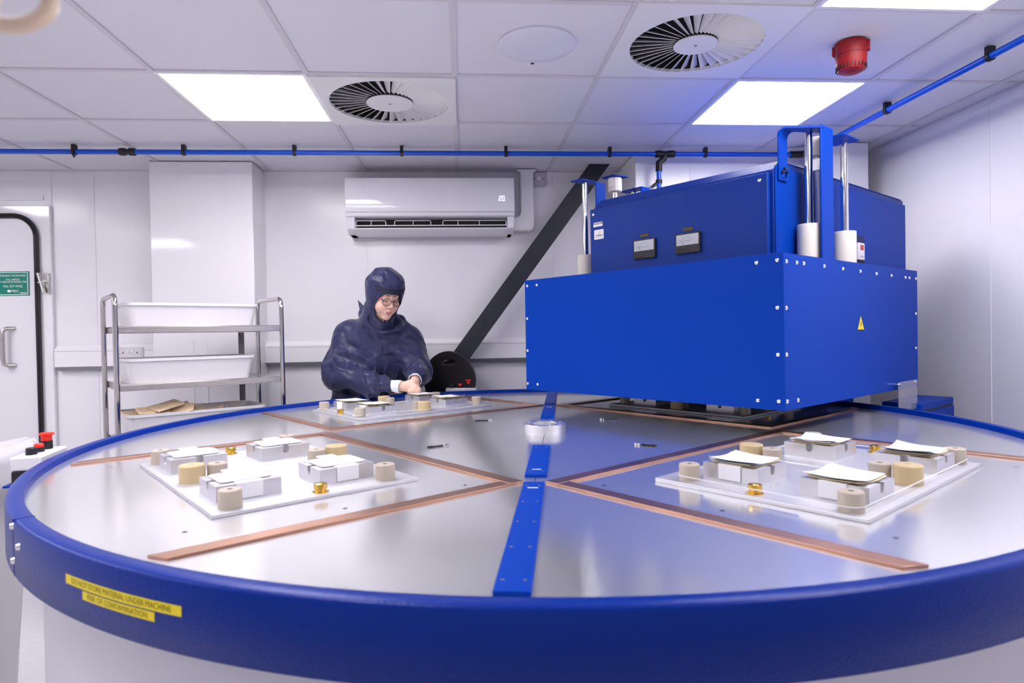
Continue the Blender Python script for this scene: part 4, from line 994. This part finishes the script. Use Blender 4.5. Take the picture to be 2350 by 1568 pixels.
def field_mesh(name, fld, mt, off, relax=1):
    P, Q = fld.nets(off)
    for _ in range(relax):                                              # light smoothing
        S = np.zeros_like(P); c = np.zeros(len(P))
        for k in range(4):
            a, b = Q[:,k], Q[:,(k+1)%4]; np.add.at(S, a, P[b]); np.add.at(c, a, 1); np.add.at(S, b, P[a]); np.add.at(c, b, 1)
        P = P*.5+.5*S/np.maximum(c,1)[:,None]
    me = bpy.data.meshes.new(name); me.vertices.add(len(P)); me.vertices.foreach_set('co', P.astype(np.float32).ravel())
    me.loops.add(len(Q)*4); me.loops.foreach_set('vertex_index', Q.astype(np.int32).ravel())
    me.polygons.add(len(Q)); me.polygons.foreach_set('loop_start', np.arange(0, len(Q)*4, 4, dtype=np.int32))
    me.polygons.foreach_set('use_smooth', np.ones(len(Q), bool)); me.update(); me.validate(); me.materials.append(M[mt])
    return me
def axis(*segs):                                                        # (start, stop, step) runs
    out = []
    for a, b, h in segs: out += list(np.arange(a, b-1e-9, h))
    out.append(segs[-1][1]); return np.array(out)

M['skin'] = mat('skin', (.74, .47, .37), .45, sss=.12, var=.05, vscale=25)
def cloth(name, col):
    m = mat(name, col, .44, spec=.42, sheen=.15); nt = m.node_tree; b = nt.nodes['Principled BSDF']; tc = nd(nt, 'ShaderNodeTexCoord')
    wv = nd(nt, 'ShaderNodeTexWave', wave_type='BANDS', bands_direction='DIAGONAL', Scale=3.2, Distortion=9.0, Detail=3.0); wv.inputs['Detail Scale'].default_value = 1.6; nt.links.new(tc.outputs['Object'], wv.inputs['Vector'])
    nz = nd(nt, 'ShaderNodeTexNoise', Scale=26, Detail=3); nt.links.new(tc.outputs['Object'], nz.inputs['Vector'])
    ad = nd(nt, 'ShaderNodeMath', operation='MULTIPLY_ADD'); nt.links.new(nz.outputs['Fac'], ad.inputs[0]); ad.inputs[1].default_value = .25; nt.links.new(wv.outputs['Fac'], ad.inputs[2])
    bp = nd(nt, 'ShaderNodeBump', Strength=.75, Distance=.012); nt.links.new(ad.outputs[0], bp.inputs['Height']); nt.links.new(bp.outputs[0], b.inputs['Normal'])
    return m
M['navy'] = cloth('navy_polyester', (.019, .022, .075))
M['navydark'] = mat('navy_band', (.014, .014, .04), .55)
M['cuffw'] = mat('white_knit_cuff', (.74, .76, .78), .8, bump=.4, bscale=300, bstretch=(1,1,.1))
M['brow'] = mat('eyebrow', (.22, .09, .05), .7)
M['lash'] = mat('eyelash', (.03, .02, .02), .6)
M['lips'] = mat('lip', (.52, .17, .17), .4)
M['frame_'] = mat('dark_spectacle_frame', (.02, .016, .05), .25)
M['temple'] = mat('red_spectacle_arm', (.35, .03, .08), .3)
M['lens'] = mat('spectacle_lens', (.97, .95, .95), .02, trans=1.0, ior=1.06)
BASE = Vector((-.50, 3.86, 0))
HS = .95
yw, pt = RD(30), RD(20)
hf = np.array([sin(yw)*cos(pt), -cos(yw)*cos(pt), -sin(pt)]); hs = np.array([cos(yw), sin(yw), 0.]); hu = np.cross(hf, hs)
rl = RD(3); hs, hu = hs*cos(rl)-hu*sin(rl), hs*sin(rl)+hu*cos(rl)
HO = np.array([-.418, 3.567, 1.545])
def H(a, b, c): return HO+HS*(hs*a+hf*b+hu*c)
HB = (hs, hf, hu)

# body (skin): head, neck, trunk, arms, hands, legs in one surface
b = Field(axis((-.80,-.52,.010),(-.52,-.20,.003),(-.20,-.12,.008)), axis((3.34,3.70,.003),(3.70,4.06,.010)), axis((0,.98,.016),(.98,1.12,.003),(1.12,1.38,.010),(1.38,1.69,.003)))
b.ell(H(0,-.015,.035), np.array((.076,.094,.090))*HS, 0, basis=HB)
b.ell(H(0,.020,-.042), np.array((.064,.068,.082))*HS, .03, basis=HB)
for s in (-1, 1):
    b.ell(H(s*.034,.046,-.040), np.array((.030,.034,.036))*HS, .025, basis=HB)
b.ell(H(0,.062,-.106), np.array((.024,.020,.018))*HS, .025, basis=HB)
b.cone(H(-.036,.070,.028), H(.036,.070,.028), .015*HS, .015*HS, .02)
for s in (-1, 1): b.ell(H(s*.032,.104,.000), np.array((.020,.018,.013))*HS, .012, 'sub', HB)
for s in (-1, 1): b.ell(H(s*.031,.077,.001), np.array((.0155,.0145,.0135))*HS, .004, basis=HB)
b.cone(H(0,.084,.012), H(0,.108,-.030), .0075*HS, .0115*HS, .014)
for s in (-1, 1): b.ell(H(s*.0115,.098,-.034), np.array((.0075,.010,.0075))*HS, .007, basis=HB)
b.cone(H(-.019,.083,-.067), H(0,.0905,-.064), .0045*HS, .0060*HS, .008); b.cone(H(.019,.083,-.067), H(0,.0905,-.064), .0045*HS, .0060*HS, .008)
b.cone(H(-.015,.083,-.077), H(.015,.083,-.077), .0060*HS, .0060*HS, .009)
b.cone(H(-.017,.0915,-.0712), H(.017,.0915,-.0712), .0022, .0022, .003, 'sub')
for s in (-1, 1): b.ell(H(s*.076,-.012,-.008), np.array((.010,.018,.030))*HS, .006, basis=HB)          # ears
NB = np.array([-.472,3.69,1.36]); SR = np.array([-.632,3.755,1.325]); SL = np.array([-.322,3.740,1.288])
ER = np.array([-.700,3.665,1.110]); EL = np.array([-.245,3.630,1.125]); WR_ = np.array([-.335,3.446,1.056]); WL = np.array([-.256,3.470,1.090])
b.cone(H(0,-.020,-.075), NB, .052, .060, .03)
b.cone(SR, SL, .060, .060, .05).ell((-.475,3.775,1.20), (.165,.105,.19), .06).ell((-.50,3.84,.98), (.185,.125,.20), .06)
b.cone(SR, ER, .052, .042, .04).cone(ER, WR_, .042, .027, .02).cone(SL, EL, .052, .040, .04).cone(EL, WL, .040, .027, .02)
for s in (-1, 1): b.cone((-.50+s*.095,3.865,.86), (-.50+s*.10,3.87,.48), .085, .058, .05).cone((-.50+s*.10,3.87,.48), (-.50+s*.10,3.885,.09), .058, .040, .02).cone((-.50+s*.10,3.885,.06), (-.50+s*.11,3.74,.035), .038, .030, .02)
# right hand (viewer's left): palm, four fingers, thumb, holding down the paper
b.ell((-.300,3.421,1.0545), (.037,.017,.026), .012, basis=((.88,-.46,-.06),(.45,.87,.2),(-.04,-.2,.98)))
def finger(pts, rs, k=.006):
    for (p, q), (r0, r1) in zip(zip(pts[:-1], pts[1:]), zip(rs[:-1], rs[1:])): b.cone(p, q, r0, r1, k)
finger([(-.275,3.407,1.066),(-.250,3.393,1.060),(-.232,3.386,1.047),(-.224,3.384,1.038)], (.0098,.0088,.0078,.0062))
finger([(-.272,3.399,1.055),(-.250,3.383,1.049),(-.237,3.379,1.038),(-.233,3.379,1.031)], (.0100,.0090,.0078,.0062))
finger([(-.276,3.395,1.044),(-.258,3.380,1.038),(-.250,3.380,1.032)], (.0096,.0084,.0066))
finger([(-.284,3.397,1.035),(-.270,3.386,1.0315),(-.263,3.386,1.0305)], (.0084,.0072,.0060))
finger([(-.312,3.430,1.072),(-.285,3.424,1.080),(-.262,3.410,1.074),(-.248,3.400,1.064)], (.0130,.0110,.0090,.0070), .010)
# left hand (viewer's right): coming down behind the right one
b.ell((-.257,3.434,1.076), (.026,.020,.034), .012, basis=((.95,.1,-.2),(0,.9,.42),(.24,-.42,.87)))
finger([(-.240,3.420,1.060),(-.232,3.402,1.048),(-.226,3.392,1.036)], (.0092,.0082,.0062))
finger([(-.251,3.415,1.056),(-.246,3.400,1.044),(-.243,3.394,1.034)], (.0092,.0082,.0064))
finger([(-.262,3.416,1.054),(-.260,3.402,1.044),(-.258,3.398,1.034)], (.0088,.0078,.0062))
finger([(-.271,3.420,1.056),(-.274,3.410,1.046),(-.273,3.406,1.037)], (.0080,.0070,.0058))
finger([(-.276,3.445,1.080),(-.286,3.428,1.070),(-.283,3.412,1.060)], (.0110,.0092,.0070), .008)
person = link('person', field_mesh('person', b, 'skin', BASE, 1)); person.location = BASE
tag(person, 'person in navy hooded cleanroom suit and glasses bending over the table', 'person')
# tunic with sleeves and stand collar
def folds(F, fx):
    X, Y, Z = np.meshgrid(*F.ax, indexing='ij', sparse=True); F.F += fx(X, Y, Z).astype(np.float32)
c = Field(axis((-.86,-.12,.0045)), axis((3.40,4.08,.0055)), axis((.66,1.62,.0045)))
c.cone(SR, SL, .092, .088, .03)
c.ell((-.475,3.775,1.20), (.205,.140,.215), .09).ell((-.462,3.690,1.205), (.150,.085,.105), .09).ell((-.530,3.875,.98), (.255,.155,.200), .08).ell((-.520,3.865,.78), (.240,.155,.16), .08)
c.cone(SR+np.array([-.01,0,-.01]), ER+np.array([-.008,.01,.02]), .088, .086, .06).cone(ER+np.array([0,.0,.0]), (-.402,3.480,1.066), .080, .046, .05)
c.cone((-.545,3.575,1.06), (-.50,3.545,1.04), .050, .055, .05)
c.cone(SL, EL, .084, .076, .06).cone(EL, (-.256,3.500,1.100), .074, .047, .05)
c.cone((-.476,3.705,1.335), H(0,-.035,-.095), .122, .092, .06)
c.cone((-.530,3.705,1.42), (-.588,3.73,1.530), .036, .004, .02).cone((-.52,3.73,1.46), (-.45,3.745,1.49), .03, .03, .03)
c.cone((-.40,3.665,1.36), (-.345,3.690,1.36), .055, .05, .05)
ring_ = [(-.560,3.705,1.455),(-.540,3.645,1.420),(-.490,3.595,1.392),(-.415,3.572,1.362),(-.345,3.610,1.372),(-.345,3.690,1.420),(-.42,3.755,1.455),(-.52,3.765,1.465)]
for p_, q_ in zip(ring_, ring_[1:]+ring_[:1]): c.cone(p_, q_, .019, .019, .022)
# hollow at neck so the hood and chin sit inside the collar
c.ell(H(.004,.035,-.140), np.array((.085,.080,.052)), .02, 'sub', HB)
def tunic_folds(X, Y, Z):
    arm = 1/(1+np.exp(-((np.abs(X+.475)-.155)/.025)))
    fore = np.clip((1.17-Z)/.06, 0, 1)*np.clip((3.70-Y)/.10, 0, 1)
    wu = np.sin(30*(Z+.55*X)+2.6*np.sin(7*Z-9*X)+2.2*np.sin(11*Y)); wf = np.sin(34*(X-.35*Z)+2.4*np.sin(10*Z+6*Y)+1.5*np.sin(14*X))
    ru = 1-2*np.abs(wu)**.6; rf = 1-2*np.abs(wf)**.6
    dr = np.sin(21*(X+.42)+9*(Z-1.2)*np.sign(X+.44)*.6+1.4*np.sin(9*Z+3)); rd = 1-2*np.abs(dr)**.7
    env = np.clip((1.33-Z)/.12, .15, 1)
    return -env*(.0095*arm*(1-fore)*ru+.0090*fore*rf+.0105*(1-arm)*(1-fore)*rd*np.clip((1.30-Z)/.12,0,1))
folds(c, tunic_folds)
tun = link('tunic', field_mesh('tunic', c, 'navy', BASE, 1), person)
tun['label'] = 'navy cleanroom tunic with stand collar'
# hood with a round crown and a face opening
h = Field(axis((-.62,-.26,.0032)), axis((3.42,3.80,.0032)), axis((1.33,1.73,.0032)))
h.ell(H(0,-.022,.048), np.array((.106,.116,.102)), 0, basis=HB).ell(H(0,-.020,.080), np.array((.092,.098,.076)), .03, basis=HB)
h.ell(H(0,-.008,-.040), np.array((.086,.084,.100)), .05, basis=HB)
h.cone(H(0,-.022,-.105), (-.470,3.665,1.37), .072, .085, .04)
h.cone(H(-.02,-.115,.035), H(.02,-.115,.035), .025, .025, .05)
sl, (X, Y, Z) = h.sub((-.62,3.4,1.33), (-.2,3.8,1.73), .1)
la, lb, lc = [((X-HO[0])*q[0]+(Y-HO[1])*q[1]+(Z-HO[2])*q[2])/HS for q in HB]
topc = np.where(lc > -.03, .078, .108)
op = (np.sqrt((la/.071)**2+((lc+.034)/topc)**2)-1)*.06
op = np.maximum(op, -(lb-.004)); op = np.maximum(op, lc-.041)
h.put(sl, op, .010, 'sub')
def hood_folds(X, Y, Z):
    la, lb, lc = [((X-HO[0])*q[0]+(Y-HO[1])*q[1]+(Z-HO[2])*q[2]) for q in HB]
    seam = np.exp(-((lc-.076-.10*np.abs(la)**1.2)/.005)**2)*.0022*(lb > -.05)
    return seam - .0030*(1-2*np.sqrt(np.abs(np.sin(30*la+26*lc+2*np.sin(22*lb)))+.03))*np.clip((lc-.07)/.03,0,1) - .0022*np.sin(60*lc+18*la+8*lb)*np.clip((-.04-lb)/.04,0,1)
folds(h, hood_folds)
hood = link('hood', field_mesh('hood', h, 'navy', BASE, 2), person)
# headband: a curved strip following the brow
mb = MB(); n = 22; vs = []; 
for i in range(n+1):
    a = RD(-54+108*i/n)
    for z_, g in ((.0400,-.0003),(.072,.0022)):
        for rr in (.1165+g, .1200+g):
            vs.append(tuple(H(rr*.930*sin(a), -.022+rr*1.045*cos(a), z_)-np.array(BASE)))
fs = []
for i in range(n):
    q = i*4; r = q+4
    fs += [(q,r,r+1,q+1),(q+2,q+3,r+3,r+2),(q+1,r+1,r+3,q+3),(q,q+2,r+2,r)]
build('headband', mb.add(vs, fs+[(0,1,3,2),(n*4,n*4+2,n*4+3,n*4+1)]), 'navydark', person, smooth=60)
# trousers and shoes
tr = Field(axis((-.80,-.24,.010)), axis((3.66,4.06,.010)), axis((.03,.92,.012)))
tr.ell((-.50,3.865,.80), (.205,.148,.16), 0)
for s in (-1, 1): tr.cone((-.50+s*.10,3.87,.80), (-.50+s*.105,3.875,.42), .112, .088, .04).cone((-.50+s*.105,3.875,.42), (-.50+s*.105,3.885,.06), .088, .078, .03)
link('trousers', field_mesh('trousers', tr, 'navy', BASE, 1), person)
for s in (-1, 1):
    sh = Field(axis((-.70,-.30,.007)), axis((3.66,4.0,.007)), axis((-.02,.12,.006)))
    sh.cone((-.50+s*.10,3.885,.045), (-.50+s*.11,3.745,.032), .046, .042, 0)
    sh.F = np.maximum(sh.F, (.0-np.meshgrid(*sh.ax, indexing='ij', sparse=True)[2]).astype(np.float32))
    link('shoe', field_mesh('shoe', sh, 'white', BASE, 0), person)
# knitted cuffs
def cuff(a, b_, r0, r1, th=.0035):
    a, b_ = Vector(a), Vector(b_); d = (b_-a).normalized(); o1 = d.orthogonal().normalized(); o2 = d.cross(o1); m = MB(); n = 28; vs = []
    st_ = [(0,r0),(.25,r0*.97),(.5,(r0+r1)/2*.97),(.75,r1),(1,r1),(1,r1-th),(.5,r1-th),(0,r0-th)]
    for t_, r in st_:
        for i in range(n):
            q = 2*pi*i/n; w_ = 1+.035*sin(5*q+t_*4)+.02*sin(9*q-t_*7); vs.append(a.lerp(b_, t_)+(o1*cos(q)+o2*sin(q))*r*w_-BASE)
    fs = [(k*n+i,k*n+(i+1)%n,((k+1)%8)*n+(i+1)%n,((k+1)%8)*n+i) for k in range(8) for i in range(n)]
    o = build('cuff', m.add(vs, fs), 'cuffw', person, smooth=60); o['label'] = 'white knitted cuff'
cuff((-.412,3.486,1.067), (-.326,3.441,1.054), .029, .034)
cuff((-.256,3.505,1.101), (-.2565,3.456,1.086), .032, .036)
# face details
def hv(a, b_, c_): return Vector(H(a, b_, c_))-BASE
for s in (-1, 1):
    build('eyebrow', MB().tube([hv(s*.013,.0885,.0235),hv(s*.024,.0885,.0290),hv(s*.036,.083,.0290),hv(s*.047,.073,.0235)], [.0022,.0026,.0022,.0010], 6), 'brow', person, smooth=60)
    build('eyelash', MB().tube([hv(s*.019,.0885,-.0030),hv(s*.026,.0915,-.0052),hv(s*.033,.0915,-.0055),hv(s*.040,.0880,-.0035),hv(s*.045,.082,.0)], [.0008,.0014,.0016,.0014,.0008], 6), 'lash', person, smooth=60)
lp = MB().tube([hv(-.020,.0905,-.0685),hv(-.009,.0955,-.0645),hv(0,.0968,-.0652),hv(.009,.0955,-.0645),hv(.020,.0905,-.0685)], [.0007,.0021,.0023,.0021,.0007], 8)
lp.tube([hv(-.017,.0905,-.0735),hv(-.008,.0935,-.0770),hv(0,.0945,-.0778),hv(.008,.0935,-.0770),hv(.017,.0905,-.0735)], [.0007,.0025,.0030,.0025,.0007], 8)
build('lips', lp, 'lips', person, smooth=60)
gl = MB(); ln_ = MB()
for s in (-1, 1):
    ring = []
    for i in range(28):
        q = 2*pi*i/28; x = .0245*cos(q); y = .0205*sin(q)*(1 if sin(q) > 0 else 1.12)
        ring.append(hv(s*.0315+x, .1085-.16*abs(s*.0315+x)**1.35, -.004+y))
    gl.tube(ring, .0019, 8, closed=True); cpt = sum(ring, Vector())/28
    n0 = len(ln_.v); ln_.add([cpt]+ring, [(0,1+i,1+(i+1)%28) for i in range(28)])
    build('spectacle_arm', MB().tube([hv(s*.0555,.102,.006),hv(s*.062,.098,.007),hv(s*.073,.05,.006),hv(s*.078,-.01,.004)], .0017, 6), 'temple' if s < 0 else 'frame_', person, smooth=60)
    gl.tube([hv(s*.055,.1035,.006),hv(s*.061,.100,.0075)], .0026, 6)
gl.tube([hv(-.0085,.108,.001),hv(0,.111,.0035),hv(.0085,.108,.001)], .0019, 8)
build('spectacle_frame', gl, 'frame_', person, smooth=60)
lo = build('spectacle_lens', ln_, 'lens', person, smooth=60); sm = lo.modifiers.new('thickness','SOLIDIFY'); sm.thickness = .0012
for x in (-.012, .010): build('press_stud', MB().ball(hv(x,.062,-.131), .0032, 6), 'chrome', person, smooth=60)
